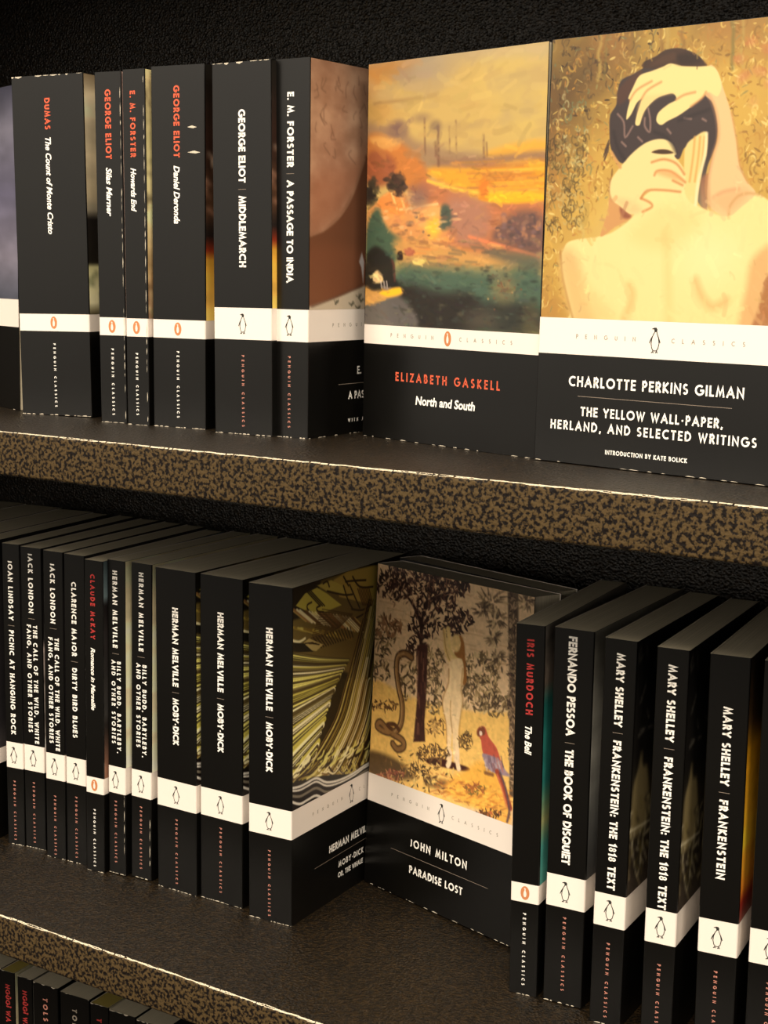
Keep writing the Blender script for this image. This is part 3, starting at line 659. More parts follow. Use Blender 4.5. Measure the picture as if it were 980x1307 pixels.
# ---- garden with trees, a standing figure, a snake and a red parrot
def paint_garden():
    s = Sheet(270, 268, 131.0, 128.5, (226, 192, 150), [(482.4, 720.4), (684.1, 767.0), (666.5, 1063.1), (469.9, 987.2)])
    R = random.Random(21); P, L, B = s.poly, s.line, s.blob
    s.off = (460, 700, 4.4545)
    def leaves(cx, cy, rx, ry, n, cols, sz=1.5, al=.9):
        for k in range(n):
            a = R.uniform(0, 6.28); q = math.sqrt(R.random())
            x = cx+rx*q*math.cos(a); y = cy+ry*q*math.sin(a)
            B((x, y), R.uniform(.9, 1.5)*sz, R.uniform(.3, .5)*sz, R.choice(cols), al, .25, rot=R.uniform(0, 3.1))
    P([(40, 780), (250, 840), (420, 900), (640, 940), (900, 1000), (900, 1500), (0, 1300)], (236, 190, 106), 1.5)
    for k in range(60):
        y = R.uniform(180, 720); x = R.uniform(80, 800); L([(x, y), (x+90, y+22)], .5, (176, 136, 96), .5, .3, curve=False)
    olive = [(104, 86, 58), (60, 46, 34), (80, 62, 44), (150, 124, 84), (206, 178, 132)]
    for c in ((120, 500, 90, 120, 90), (420, 660, 60, 110, 80), (690, 700, 120, 90, 130), (680, 850, 130, 90, 130), (270, 760, 60, 110, 70), (420, 850, 60, 110, 80), (110, 700, 60, 60, 50), (770, 900, 90, 70, 90)):
        leaves(*c, olive, 1.7, .8)
    leaves(120, 900, 90, 30, 45, [(84, 56, 36), (120, 84, 50)], 1.4); leaves(430, 1030, 60, 50, 50, [(90, 60, 36), (140, 104, 60), (190, 150, 90)], 1.3)
    dk = [(44, 26, 26), (58, 36, 34), (34, 20, 22), (76, 50, 44)]
    for q in ([(345, 600), (350, 420), (380, 300), (400, 180)], [(350, 450), (300, 330), (220, 230)], [(370, 330), (460, 280), (560, 250)]): L(q, 3.4, dk[0], 1, .2, taper=True)
    for c in ((340, 180, 170, 90, 170), (210, 220, 120, 80, 90), (500, 230, 130, 80, 120), (420, 330, 130, 60, 70), (560, 430, 85, 70, 60), (360, 450, 95, 80, 80), (310, 560, 60, 50, 34), (170, 170, 60, 60, 36), (570, 200, 60, 50, 34), (520, 480, 60, 40, 24)):
        leaves(*c, dk, 1.7, .95)
    leaves(350, 250, 200, 140, 90, [(150, 112, 84), (190, 152, 116), (120, 84, 62)], 1.2, .8)
    leaves(160, 450, 80, 60, 50, [(110, 74, 50), (150, 110, 76)], 1.8)
    P([(322, 560), (382, 555), (376, 800), (362, 1000), (366, 1110), (298, 1110), (318, 900), (326, 720)], (62, 34, 32), .4, curve=False)
    for k in range(26): x = R.uniform(312, 366); y = R.uniform(590, 1050); L([(x, y), (x+R.uniform(-4, 4), y+60)], .7, R.choice([(104, 66, 54), (34, 18, 18), (140, 96, 76)]), .7, .2)
    tk = [(96, 76, 58), (54, 38, 32), (150, 124, 96), (180, 150, 118)]
    P([(842, 265), (905, 270), (900, 1000), (885, 1440), (848, 1430), (850, 800)], (92, 74, 56), .5, curve=False)
    leaves(870, 800, 28, 620, 320, tk, 1.3, .8)
    for cx, cy, r_ in ((750, 320, 110), (780, 430, 70), (760, 520, 60), (700, 360, 70), (780, 640, 62), (950, 320, 70)):
        for k in range(34):
            a = R.uniform(0, 6.28); q0 = r_*R.uniform(.1, .6); q1 = q0+r_*R.uniform(.3, .5)
            L([(cx+q0*math.cos(a), cy+q0*math.sin(a)), (cx+q1*math.cos(a+.15), cy+q1*math.sin(a+.15))], 1.3, R.choice([(76, 60, 44), (120, 98, 70), (196, 168, 126), (58, 42, 34)]), .85, .2, taper=True)
    sn = [(290, 630), (250, 606), (212, 625), (203, 700), (215, 800), (235, 900), (228, 1000), (195, 1050), (140, 1050), (92, 1020), (110, 995), (160, 1050), (235, 1100), (240, 1140), (205, 1150), (180, 1120)]
    L(sn, 4.6, (62, 40, 28), 1, .2); L(sn, 3.0, (142, 104, 64), 1, .3); L([(p[0]-4, p[1]) for p in sn[1:8]], .8, (196, 160, 110), .8, .2)
    L([(175, 1035), (150, 1010), (190, 1010), (215, 1040)], 2.6, (84, 52, 34), 1, .2)
    # standing figure
    P([(545, 520), (575, 510), (592, 560), (598, 640), (606, 760), (585, 790), (570, 700), (535, 620)], (150, 98, 48), .4)
    L([(474, 640), (500, 640), (478, 560), (470, 480)], 0.1, (226, 196, 130), .0)
    L([(515, 665), (488, 590), (478, 478)], 3.0, (220, 188, 122), 1, .3); L([(560, 660), (515, 600), (500, 470)], 3.2, (226, 194, 128), 1, .3)
    L([(515, 665), (488, 590), (474, 478)], .5, (150, 100, 56), .8, .2)
    B((545, 552), 3.8, 5.2, (226, 192, 130), 1, .2)
    P([(503, 662), (545, 640), (582, 652), (588, 740), (574, 820), (583, 880), (568, 980), (556, 1060), (562, 1150), (556, 1240), (532, 1240), (524, 1150), (522, 1062), (514, 1150), (512, 1240), (488, 1240), (490, 1120), (484, 1000), (466, 900), (474, 840), (502, 780), (508, 720)], (238, 206, 158), .3)
    L([(513, 880), (512, 960), (522, 1060)], .6, (160, 116, 66), .8, .3); L([(503, 700), (500, 780), (470, 860), (468, 920), (486, 1010), (490, 1120)], .7, (160, 112, 60), .8, .3)
    L([(583, 700), (574, 820), (583, 880), (568, 980), (560, 1100)], .8, (170, 124, 70), .7, .4)
    s.off = (470, 840, 5.158)
    P([(380, 680), (460, 670), (520, 690), (660, 740), (640, 762), (520, 740), (400, 712)], (60, 26, 22), .5)
    for q in ([(538, 640), (532, 700), (522, 722)], [(585, 640), (586, 700), (594, 744)]): L(q, 3.6, (236, 206, 168), 1, .2)
    leaves(420, 640, 110, 60, 90, [(54, 36, 26), (120, 92, 56), (86, 60, 40)], 1.3); leaves(640, 560, 50, 60, 50, [(70, 50, 34), (130, 100, 60)], 1.2)
    P([(0, 620), (180, 680), (300, 800), (120, 800), (0, 760)], (70, 52, 36), 2, .85); P([(380, 800), (520, 830), (480, 870), (380, 850)], (70, 54, 38), 2, .8)
    for k in range(150): leaves(330+R.gauss(0, 90), 770+R.gauss(0, 50), 12, 8, 1, [(226, 190, 116), (90, 62, 38), (150, 112, 60), (60, 44, 32)], 1.4)
    P([(520, 830), (640, 760), (740, 700), (880, 800), (930, 1120), (700, 1000), (520, 910)], (232, 168, 66), 2, .8)
    for k in range(120):
        x = R.uniform(400, 920); y = 780+(x-400)*.3+R.uniform(-40, 130); L([(x, y), (x+R.uniform(10, 50), y+R.uniform(-18, 22))], .6, R.choice([(180, 100, 44), (250, 204, 96), (150, 84, 50), (206, 130, 60)]), .7, .25)
    leaves(140, 780, 90, 40, 60, [(150, 84, 66), (110, 60, 46), (190, 130, 90)], 1.3); leaves(700, 880, 70, 40, 40, [(120, 100, 50), (160, 90, 50)], 1.2); leaves(780, 1050, 110, 30, 70, [(110, 70, 40), (70, 50, 40), (180, 100, 60)], 1.3)
    P([(716, 505), (735, 472), (770, 475), (795, 540), (845, 610), (872, 690), (880, 740), (800, 720), (755, 640), (742, 560)], (184, 84, 66), .3)
    P([(716, 505), (735, 474), (765, 476), (770, 520), (735, 535), (720, 530)], (110, 62, 44), .4, .9); B((742, 515), 1.2, 1.4, (240, 220, 200), .9, .3)
    P([(752, 650), (800, 660), (865, 690), (905, 760), (935, 800), (870, 790), (800, 760), (765, 700)], (150, 128, 140), .4)
    for k in range(30): x = R.uniform(765, 880); L([(x, R.uniform(660, 730)), (x+12, R.uniform(730, 770))], .6, R.choice([(190, 176, 180), (96, 70, 84), (200, 110, 90)]), .8, .2)
    L([(850, 770), (890, 870), (935, 1010)], 3.4, (150, 66, 48), 1, .2); L([(870, 780), (905, 880), (930, 1020), (915, 1100)], 1.6, (90, 70, 76), .9, .2); L([(850, 790), (880, 880), (912, 1000)], 1.2, (206, 120, 84), .8, .2)
    L([(770, 775), (820, 790)], 2, (120, 80, 50), .9, .3)
    s.gain = 1.0
    s.dabs(900, 1.0, 2.6, .13, 35, 0.3, 1.2, .6)
    g = s.noise(60, 60, 9, 2); s.c *= (0.93+.14*g)[..., None]
    return s

# ---- wood-engraving: a fan of rays, a rope of strands, waves below
def paint_engraving():
    s = Sheet(330, 290, 129.0, 128.4, (26, 22, 14), [(373.8, 751.3), (518.5, 706.1), (514.2, 960.1), (372.2, 1036.5)])
    R = random.Random(5); P, L, B = s.poly, s.line, s.blob
    s.off = (360, 710, 7.69)
    yl, pl = (196, 184, 84), (236, 226, 178)
    P([(380, 240), (640, 150), (1300, 0), (1300, 1000), (640, 1150), (80, 940), (80, 640), (300, 560)], (112, 94, 46), 1, .9, curve=False)
    P([(500, 235), (640, 150), (900, 90), (1300, 60), (1300, 560), (900, 480), (560, 400)], (176, 150, 70), .5, curve=False)
    P([(130, 490), (220, 370), (340, 310), (440, 370), (580, 480), (430, 545), (370, 550), (330, 590), (270, 560)], (190, 178, 76), .2, curve=False)
    P([(340, 290), (480, 235), (590, 290), (620, 370), (560, 380), (430, 340)], (186, 168, 78), .2, curve=False)
    for x in (0, 22, 44): L([(235+x, 345), (370+x, 490)], .8, (30, 22, 12), 1, .1, curve=False)
    for q in ([(285, 455), (245, 480), (245, 520), (280, 560)], [(370, 490), (335, 510), (350, 545), (400, 550)], [(400, 270), (440, 250), (460, 300)], [(440, 345), (600, 380), (690, 375)], [(600, 290), (640, 420), (690, 520)], [(660, 280), (720, 420), (760, 510)], [(620, 250), (720, 240), (820, 235)], [(600, 200), (650, 290)], [(690, 200), (760, 300), (890, 300)], [(680, 520), (780, 530), (870, 480)], [(640, 640), (760, 590), (860, 520)]): L(q, 1.1, (34, 20, 12), 1, .1)
    for k in range(8): L([(740+k*16, 320), (790+k*14, 480)], .9, (66, 36, 18), .9, .15, curve=False)
    for k in range(22): x = 80+k*30; L([(x, 520+k*4), (x+150, 640+k*6)], R.uniform(.6, 1.6), R.choice([(150, 108, 60), pl, (180, 150, 84), (96, 66, 34)]), .9, .15, curve=False)
    for k in range(16): x = 90+k*30; L([(x, 700+k*4), (x+140, 740+k*5)], R.uniform(.8, 2.0), R.choice([(170, 150, 60), (120, 96, 40), (190, 176, 90)]), .9, .2, curve=False)
    for k in range(14): L([(300+k*28, 800-k*8), (380+k*24, 900-k*8)], .8, (40, 26, 14), 1, .1, curve=False); L([(260+k*10, 860-k*26), (560+k*10, 700-k*10)], .6, (60, 40, 20), .7, .1, curve=False)
    P([(210, 850), (260, 810), (400, 870), (330, 935), (240, 920)], (176, 156, 96), .2, curve=False)
    for k in range(3): L([(220+k*40, 860), (300+k*30, 850+k*10)], .7, (40, 26, 14), 1, .1)
    L([(90, 830), (160, 845), (220, 810)], 1.6, pl, .9, .15)
    P([(60, 850), (210, 860), (300, 940), (60, 950)], (24, 22, 16), .2, curve=False)
    # rays fan out to the left from the strands
    tot = 62
    for k in range(tot):
        t = k/(tot-1)
        yL = 930+t*1340; yR = 1010+t*900-120*math.sin(t*3.1)
        xR = 660-t*330
        col = [pl, yl, (232, 222, 120), (120, 108, 64)][R.choice((0, 0, 1, 2, 3))] if k % 5 else (70, 58, 30)
        wd = R.choice((.5, .8, 1.2, 2.0, 3.6 if t > .3 else 1.6))
        L([(60, yL), (xR*.5+30, (yL*.45+yR*.55)+14), (xR, yR)], wd, col, .95, .12)
        if R.random() < .7: L([(60, yL+R.uniform(6, 14)), (xR*.5+30, (yL*.45+yR*.55)+24), (xR, yR+4)], R.uniform(.4, 1.0), (28, 22, 12), .95, .12)
    # strands falling and spreading to the left
    for k in range(330):
        t = R.random()**.9; x0 = 655+t*640; xb = 70+t*1180
        y0 = R.choice((430, 500, 620, 820, 1000, 1200)); yb = 2240-R.uniform(0, 60)-t*330
        col = R.choice([(150, 128, 52), (110, 84, 40), (52, 34, 18), (204, 190, 120), (226, 214, 170), (40, 26, 14), (128, 110, 44), (176, 160, 80), (36, 24, 12)])
        top = x0+(1180-x0)*.35*max(0, (1200-y0)/800)
        L([(top, y0), (x0+(xb-x0)*.06, 1250), (x0+(xb-x0)*.24, 1600), (x0+(xb-x0)*.58, 1950), (x0+(xb-x0)*.84, 2130), (xb, yb)], R.uniform(.5, 1.5), col, .92, .12)
    for k in range(60):
        x = R.uniform(80, 900); y = 2180-(x-80)*.33+R.uniform(-110, 10); L([(x, y), (x+40, y-30), (x+60, y-80)], R.uniform(.7, 2.0), R.choice([(206, 198, 110), (232, 222, 170), (44, 32, 18)]), .9, .15)
    P([(60, 2260), (200, 2240), (330, 2170), (560, 2200), (700, 2120), (850, 2010), (1300, 1800), (1300, 2300), (60, 2600)], (22, 16, 14), .2)
    for dy in (0, 34, 96, 170):
        L([(60, 2290+dy*.7), (160, 2270+dy), (240, 2230+dy), (330, 2185+dy), (430, 2225+dy), (560, 2200+dy*.8), (700, 2130+dy*.7), (850, 2030+dy*.6), (1250, 1810+dy)], R.uniform(.8, 1.7), (220, 214, 200) if dy != 96 else (120, 112, 96), .9, .12)
    s.gain = 1.15
    return s

# ---- rosy rock wall above pale sand
def paint_rock():
    s = Sheet(190, 190, 129.0, 128.8, (176, 136, 110), [(395.3, 73.9), (566.7, 107.6), (561.0, 392.2), (393.1, 396.1)])
    R = random.Random(4); P, L, B = s.poly, s.line, s.blob
    n = s.noise(10, 14, 2, 4); s.mix(np.clip((n-.45)*2, 0, .6), (206, 168, 138)); s.mix(np.clip((.48-n)*2, 0, .5), (146, 106, 82))
    s.off = (240, 60, 4.083)
    P([(630, 700), (760, 640), (900, 560), (1000, 520), (960, 640), (870, 760), (760, 900), (630, 985)], (160, 104, 76), 8, .6)
    P([(600, 990), (700, 960), (790, 880), (860, 760), (925, 570), (1350, 420), (1350, 1500), (600, 1500)], (112, 70, 48), 1.2, .95, curve=False)
    L([(630, 985), (720, 945), (800, 870), (862, 760), (920, 590)], .9, (190, 150, 122), .6, .5)
    for k in range(26): x = R.uniform(650, 920); y = R.uniform(120, 560); L([(x, y), (x+R.uniform(-14, 14), y+R.uniform(10, 50)), (x+R.uniform(-24, 24), y+R.uniform(30, 80))], .5, (110, 80, 64), .6, .3)
    s.off = (240, 320, 4.083)
    P([(600, 0), (900, 0), (925, 180), (620, 290)], (136, 84, 58), 5, .5)
    P([(600, 305), (630, 292), (780, 240), (905, 188), (1350, 60), (1350, 420), (600, 420)], (206, 190, 166), .8, .98, curve=False)
    L([(640, 292), (780, 238), (905, 185)], .9, (84, 54, 40), .7, .5)
    P([(905, 10), (918, 60), (912, 170), (902, 90), (890, 60)], (214, 206, 206), .3, .95, curve=False)
    for x, y in ((765, 272), (850, 280), (890, 240), (885, 300), (900, 260), (990, 240)):
        for k in range(7): L([(x, y+6), (x+R.uniform(-16, 16), y-R.uniform(4, 14))], .5, (96, 92, 76), .8, .2)
    return s

# ---- narrow strips of the covers that show beside the spines
def paint_strip(stops, seed, marks=None, ny=170, nx=36):
    s = Sheet(nx, ny, 129.0, 130.0, stops[0][1])
    t = s.Y[:, 0]/130.0
    xs = [a for a, _ in stops]
    for ch in range(3): s.c[:, :, ch] = np.interp(t, xs, [c[ch] for _, c in stops])[:, None]
    n = s.noise(6, 12, seed, 3); s.c *= (0.8+0.4*n)[..., None]
    if marks: marks(s, random.Random(seed))
    s.gain = 1.5
    return s
def hatch(col, y0, y1, n):
    def f(s, R):
        for k in range(n):
            x = R.uniform(-4, 40); y = R.uniform(y0, y1); s.line([(x, y), (x+R.uniform(-7, 7), y+R.uniform(-9, 9))], R.uniform(.5, 1.2), col[R.randrange(len(col))], .8, .2, raw=True)
    return f
def creature(s, R):
    s.poly([(2, 76), (8, 66), (12, 58), (15, 66), (22, 70), (26, 96), (4, 100)], (120, 106, 72), 1, .9, raw=True)
    hatch([(150, 138, 100), (30, 24, 18), (90, 80, 40), (170, 160, 130)], 84, 126, 70)(s, R)
    hatch([(96, 92, 84)], 4, 56, 14)(s, R)
    s.line([(0, 96), (30, 99)], .8, (200, 190, 160), .9, raw=True); s.line([(2, 98), (14, 124), (22, 98)], .7, (180, 170, 140), .8, raw=True)

ART = {
 'landscape': paint_landscape, 'figure': paint_figure, 'garden': paint_garden, 'engraving': paint_engraving, 'rock': paint_rock,
 'cream': lambda: paint_strip([(0, (214, 200, 160)), (1, (226, 214, 178))], 1),
 'portrait': lambda: paint_strip([(0, (120, 104, 80)), (.1, (206, 190, 158)), (.5, (176, 160, 130)), (.56, (150, 140, 120)), (.6, (26, 22, 20)), (.78, (30, 26, 20)), (.8, (196, 190, 140)), (.95, (190, 184, 150)), (1, (60, 54, 36))], 2, hatch([(70, 76, 50)], 104, 122, 12)),
 'pink': lambda: paint_strip([(0, (190, 160, 150)), (1, (200, 170, 158))], 3),
 'garland': lambda: paint_strip([(0, (196, 176, 130)), (.3, (180, 170, 120)), (.6, (216, 200, 150)), (.8, (150, 120, 80)), (1, (120, 90, 70))], 4, hatch([(70, 80, 50), (60, 50, 36), (206, 190, 140)], 0, 128, 60)),
 'fire': lambda: paint_strip([(0, (20, 18, 14)), (.3, (40, 24, 18)), (.55, (70, 46, 30)), (.66, (26, 20, 18)), (.72, (120, 40, 20)), (.76, (206, 150, 50)), (1, (200, 160, 80))], 5, hatch([(150, 110, 90), (190, 170, 150), (30, 20, 16)], 30, 88, 40)),
 'night': lambda: paint_strip([(0, (26, 24, 24)), (1, (34, 32, 34))], 6),
 'steel': lambda: paint_strip([(0, (44, 44, 56)), (.2, (88, 86, 98)), (.5, (70, 68, 84)), (.8, (96, 92, 104)), (1, (58, 60, 70))], 7, hatch([(130, 126, 134), (40, 40, 52)], 10, 128, 80)),
 'snow': lambda: paint_strip([(0, (28, 26, 26)), (.45, (30, 28, 28)), (.5, (196, 180, 172)), (.9, (170, 160, 150)), (1, (210, 206, 196))], 8, hatch([(60, 50, 46)], 60, 120, 20)),
 'blue': lambda: paint_strip([(0, (84, 100, 104)), (.16, (96, 112, 116)), (.2, (26, 22, 22)), (.7, (50, 48, 46)), (.75, (30, 26, 24)), (1, (130, 90, 70))], 9),
 'teal': lambda: paint_strip([(0, (110, 104, 96)), (.22, (96, 84, 74)), (.3, (30, 96, 90)), (.6, (40, 110, 104)), (.75, (150, 150, 100)), (.85, (70, 140, 130)), (1, (60, 120, 112))], 10, hatch([(50, 40, 36)], 6, 36, 8)),
 'mist': lambda: paint_strip([(0, (120, 116, 106)), (.5, (140, 138, 130)), (.8, (90, 90, 88)), (1, (60, 60, 60))], 11),
 'creature': lambda: paint_strip([(0, (16, 15, 14)), (.45, (18, 16, 14)), (.6, (40, 34, 24)), (1, (44, 36, 28))], 12, creature, nx=60, ny=220),
 'amber': lambda: paint_strip([(0, (30, 24, 16)), (.25, (60, 40, 18)), (.35, (200, 140, 20)), (.7, (216, 160, 40)), (.88, (190, 110, 30)), (.93, (120, 30, 20)), (1, (110, 60, 50))], 13),
}

# ------------------------------------------------------------------ books
def put(name, v2, f2, material, parent, fn):
    f2 = fix(v2, f2)
    return mesh_obj(name, [fn(x, y) for x, y in v2], f2, material, parent)

def emblem(parent, style, fn, size):
    """fn maps right/up millimetres to the cover surface, third argument lifts off it"""
    dk, lt = PENG
    k = size/1000.0
    if style == 'n':
        v = [(x*k, y*k) for x, y in lt[0]]
        put('emblem', [(x*k, y*k) for x, y in dk[0]], dk[1], M_DARK, parent, lambda x, y: fn(x, y, 1))
    else:
        ring = arc(0, 0, 0.33, 0.5, 0, 360, 24)[:-1]; k2 = k
        e = put('emblem', [(x*k2, y*k2) for x, y in ring], [tuple(range(len(ring)))], M_ORANGE, parent, lambda x, y: fn(x, y, 1))
        inner = arc(0, 0, 0.25, 0.41, 0, 360, 24)[:-1]
        vs = [(x*k2*.62, y*k2*.72) for x, y in lt[0]]+[(x*k2*.62, y*k2*.72) for x, y in [(-.05, .33), (.06, .33), (.08, .42), (.03, .49), (-.06, .49), (-.17, .43), (-.07, .42)]]
        n0 = len(lt[0]); fs = list(lt[1])+[tuple(range(n0, n0+7))]
        mesh_obj('emblem', [fn(x, y, 2) for x, y in vs], fix(vs, fs), M_WHITE, parent)

EPS = 0.00006
ALL = []
PICS = {}
def get_picture(kind):
    if kind not in PICS: PICS[kind] = picture_mesh(ART[kind]())
    return PICS[kind]

def cover_mesh(name, wd, H, style, parent):
    r = min(0.0009, wd*0.2); t = 0.00035
    out = [(0, DEPTH)]
    out += [(0, 0.006), (0.0, r)] + [(r+r*math.cos(a), r+r*math.sin(a)) for a in (math.radians(180+22.5*k) for k in range(1, 4))] + [(r, 0)]
    out += [(wd-r, 0)] + [(wd-r+r*math.cos(a), r+r*math.sin(a)) for a in (math.radians(270+22.5*k) for k in range(1, 4))] + [(wd, r), (wd, 0.006), (wd, DEPTH)]
    ri = r
    inn = [(t, DEPTH), (t, 0.006), (t, r+t*.2), (r+t*.3, t), (wd-r-t*.3, t), (wd-t, r+t*.2), (wd-t, 0.006), (wd-t, DEPTH)]
    b0, b1 = BAND[style]
    zs = [0, b0, b1, H]
    V = []; F = []; MI = []; n = len(out)
    for z in zs: V += [(x, y, z) for x, y in out]
    for k in range(3):
        for i in range(n-1):
            F.append((k*n+i, k*n+i+1, (k+1)*n+i+1, (k+1)*n+i)); MI.append(1 if k == 1 else 0)
    base = len(V); m_ = len(inn)
    for z in (0, H): V += [(x, y, z) for x, y in inn]
    for i in range(m_-1): F.append((base+i+1, base+i, base+m_+i, base+m_+i+1)); MI.append(2)
    # rims: join outer and inner outlines at top, bottom and fore edges
    mp = [0, 1, 1, 2, 2, 2, 3, 4, 5, 5, 5, 6, 6, 7] if n == 14 else None
    mp = [0, 1, 2, 2, 2, 3, 3, 4, 4, 5, 5, 5, 6, 7]
    for lev, zb in ((0, 0), (1, 3*n)):
        for i in range(n-1):
            a, b_ = mp[i], mp[i+1]
            q = [zb+i, zb+i+1, base+lev*m_+b_] + ([base+lev*m_+a] if a != b_ else [])
            F.append(tuple(q if lev == 1 else q[::-1])); MI.append(3)
    for i, j in ((0, 0), (n-1, m_-1)):
        q = (i, 3*n+i, base+m_+j, base+j); F.append(q if i == 0 else q[::-1]); MI.append(0)
    o = mesh_obj(name, V, F, [M_BLACK, M_WHITE, M_WHITE, M_CUT], parent, MI)
    return o

def worn(parent, wd, H, seed, where):
    """paper showing through along rubbed edges: little ragged chips"""
    R = random.Random(seed); V = []; F = []
    def chip(pts): b = len(V); V.extend(pts); F.append(tuple(range(b, b+len(pts))))
    y = -0.00008
    if 'b' in where:
        x = 0.0004
        while x < wd-0.0006:
            l = R.uniform(.0008, .004); h = R.uniform(.0002, .0006)
            if R.random() < .8:
                x2 = min(x+l, wd-.0003)
                chip([(x, y, 0.0), (x2, y, 0.0), (x2-l*.1, y, h*R.uniform(.4, 1)), (x+l*.5, y, h), (x+l*.15, y, h*R.uniform(.4, .9))])
            x += l+R.uniform(0, .001)
    if 'B' in where:                                           # foot of the front cover
        q = 0.001
        while q < 0.125:
            l = R.uniform(.001, .006)
            if R.random() < .6:
                h = R.uniform(.0002, .0005); X = wd+0.00008
                chip([(X, q, 0.0), (X, q+l, 0.0), (X, q+l*.8, h*.6), (X, q+l*.3, h)])
            q += l+R.uniform(0, .005)
    for ch, x, s in (('r', wd-.0009, 1), ('l', .0006, -1)):
        if ch in where or ch.upper() in where:
            z0, z1 = (.002, H-.004) if ch.upper() in where else (.002, .05)
            z = z0
            while z < z1:
                l = R.uniform(.002, .008)
                if R.random() < .75:
                    h = R.uniform(.00015, .0004); xx = x
                    chip([(xx, y, z), (xx+h*.6, y, z+l*.2), (xx+h, y, z+l*.6), (xx+h*.3, y, min(z+l, z1)), (xx-h*.2, y, z+l*.5)])
                z += l+R.uniform(0, .003)
    if 't' in where:
        x = .0005
        while x < wd-.001:
            l = R.uniform(.0015, .005)
            h = R.uniform(.0002, .0012)
            if R.random() < .6: chip([(x, y, H-h*.5), (x+l*.5, y, H-h), (min(x+l, wd-.0003), y, H-h*.3), (min(x+l, wd-.0003), y, H), (x, y, H)])
            x += l+.001
    if V: mesh_obj('worn_or_pale_edge', V, F, M_WORN, parent)['kind'] = 'stuff'

def book(z, face, x, y, wd, ang, H, lean, tilt, style, label, group, spine=(), front=(), art=None, wear='b', pages=None, imprint=None, bandtext=False, seed=1, cat='book'):
    """face 's': spine to the room, corner given is its left foot. 'f': front cover to the room, corner is the left foot"""
    a = math.radians(ang); e = Vector((math.cos(a), math.sin(a), 0)); nrm = Vector((-e.y, e.x, 0))
    Zv = (Vector((0, 0, 1))+e*(lean/.197)+nrm*(tilt/.197)).normalized()
    if face == 's': Xv = e - Zv*e.dot(Zv)
    else: Xv = -nrm; Xv = Xv - Zv*Xv.dot(Zv)
    Xv.normalize(); Yv = Zv.cross(Xv)
    M = Matrix((Xv, Yv, Zv)).transposed().to_4x4()
    org = Vector((x, y, z)) - (Xv*wd if face == 'f' else Vector((0, 0, 0)))
    low = min((Xv*i*wd+Yv*j*DEPTH).z for i in (0, 1) for j in (0, 1))
    org.z = z - low + 0.0001
    M.translation = org
    t = bpy.data.objects.new('paperback_book', None); C.objects.link(t); t.matrix_world = M
    t.empty_display_size = 0.02
    t['label'] = label; t['category'] = cat; t['group'] = group
    cv = cover_mesh('cover', wd, H, style, t)
    v, f = box(0.0004, wd-0.0004, 0.0006, DEPTH-0.001, 0.0002, H-0.0003)
    mesh_obj('page_block', v, f, pages or M_PAGE, t)
    b0, b1 = BAND[style]
    # spine lettering runs downwards, letter tops to the right
    cx = wd/2
    for s_, kind, za, zb, cap, dx, mm in spine:
        L_ = (za-zb)/1000; cp = cap/1000
        sp = lambda X, Y, c=cx+dx/1000-cp/2, Z=za/1000: (c+Y, -EPS, Z-X)
        if kind == '|':
            h = 0.0026; v2 = [(-.00012, -h), (.00012, -h), (.00012, h), (-.00012, h)]
            put('divider_rule', v2, [(0, 1, 2, 3)], M_RULE, cv, lambda X, Y, Z=za/1000, c=cx+dx/1000: (c+Y, -EPS, Z-X))
            continue
        if kind == 'i': v2, f2 = font_text(s_, L_, cp)
        else: v2, f2 = stroke_text(s_, L_, cp, 0.225)
        put({'a': 'author_lettering', 't': 'title_lettering', 'i': 'title_lettering'}[kind], v2, f2, mm, cv, sp)
    if imprint:
        za, zb, dx = imprint
        v2, f2 = stroke_text('PENGUIN CLASSICS', (za-zb)/1000, 0.0017, 0.2)
        put('imprint_lettering', v2, f2, M_TEXTW if style == 'o' else M_IMPR, cv, lambda X, Y: (cx+dx/1000-.00085+Y, -EPS, za/1000-X))
        zc = (b0+b1)/2
        emblem(cv, style, lambda X, Y, k: (cx+dx/1000+X, -EPS*k, zc+Y), 7.4 if style == 'o' else 11.0)
    # front cover
    if art:
        me = get_picture(art)
        p = bpy.data.objects.new('cover_picture', me); C.objects.link(p); p.parent = cv
        hm = max(vv.co.z for vv in (me.vertices[0], me.vertices[len(me.vertices)-1]))
        wm = max(vv.co.y for vv in (me.vertices[0], me.vertices[len(me.vertices)-1]))
        p.location = (wd+EPS, 0.0010, b1)
        p.scale = (1, (DEPTH-0.0012)/wm, (H-b1-0.0002)/hm)
    for s_, kind, yc, zc, L_, cap, mm in front:
        L2 = L_/1000; cp = cap/1000
        fp = lambda X, Y, yc=yc/1000, zc=zc/1000, cp=cp: (wd+EPS, yc+X, zc+Y-cp/2)
        if kind == '|':
            v2 = [(-L2/2, -.00012), (L2/2, -.00012), (L2/2, .00012), (-L2/2, .00012)]
            put('divider_rule', v2, [(0, 1, 2, 3)], M_RULE, cv, lambda X, Y, yc=yc/1000, zc=zc/1000: (wd+EPS, yc+X, zc+Y)); continue
        if kind == 'i': v2, f2 = font_text(s_, L2, cp, 0.12, True)
        else: v2, f2 = stroke_text(s_, L2, cp, 0.19 if cap > 3 else .2, True)
        put({'a': 'author_lettering', 't': 'title_lettering', 'i': 'title_lettering', 'n': 'credit_lettering'}[kind], v2, f2, mm, cv, fp)
    if bandtext:
        zc = (b0+b1)/2
        for s_, yc, L_ in (('PENGUIN', 38.5, 33), ('CLASSICS', 92.5, 37)):
            v2, f2 = stroke_text(s_, L_/1000, 0.0021, 0.16, True)
            put('imprint_lettering', v2, f2, M_GREY, cv, lambda X, Y, yc=yc/1000: (wd+EPS, yc+X, zc+Y-.001))
        emblem(cv, style, lambda X, Y, k: (wd+EPS*k, .0655+X, zc+Y), 7.8 if style == 'o' else 11.6)
    worn(cv, wd, H, seed, wear)
    ALL.append(t)
    return t, cv

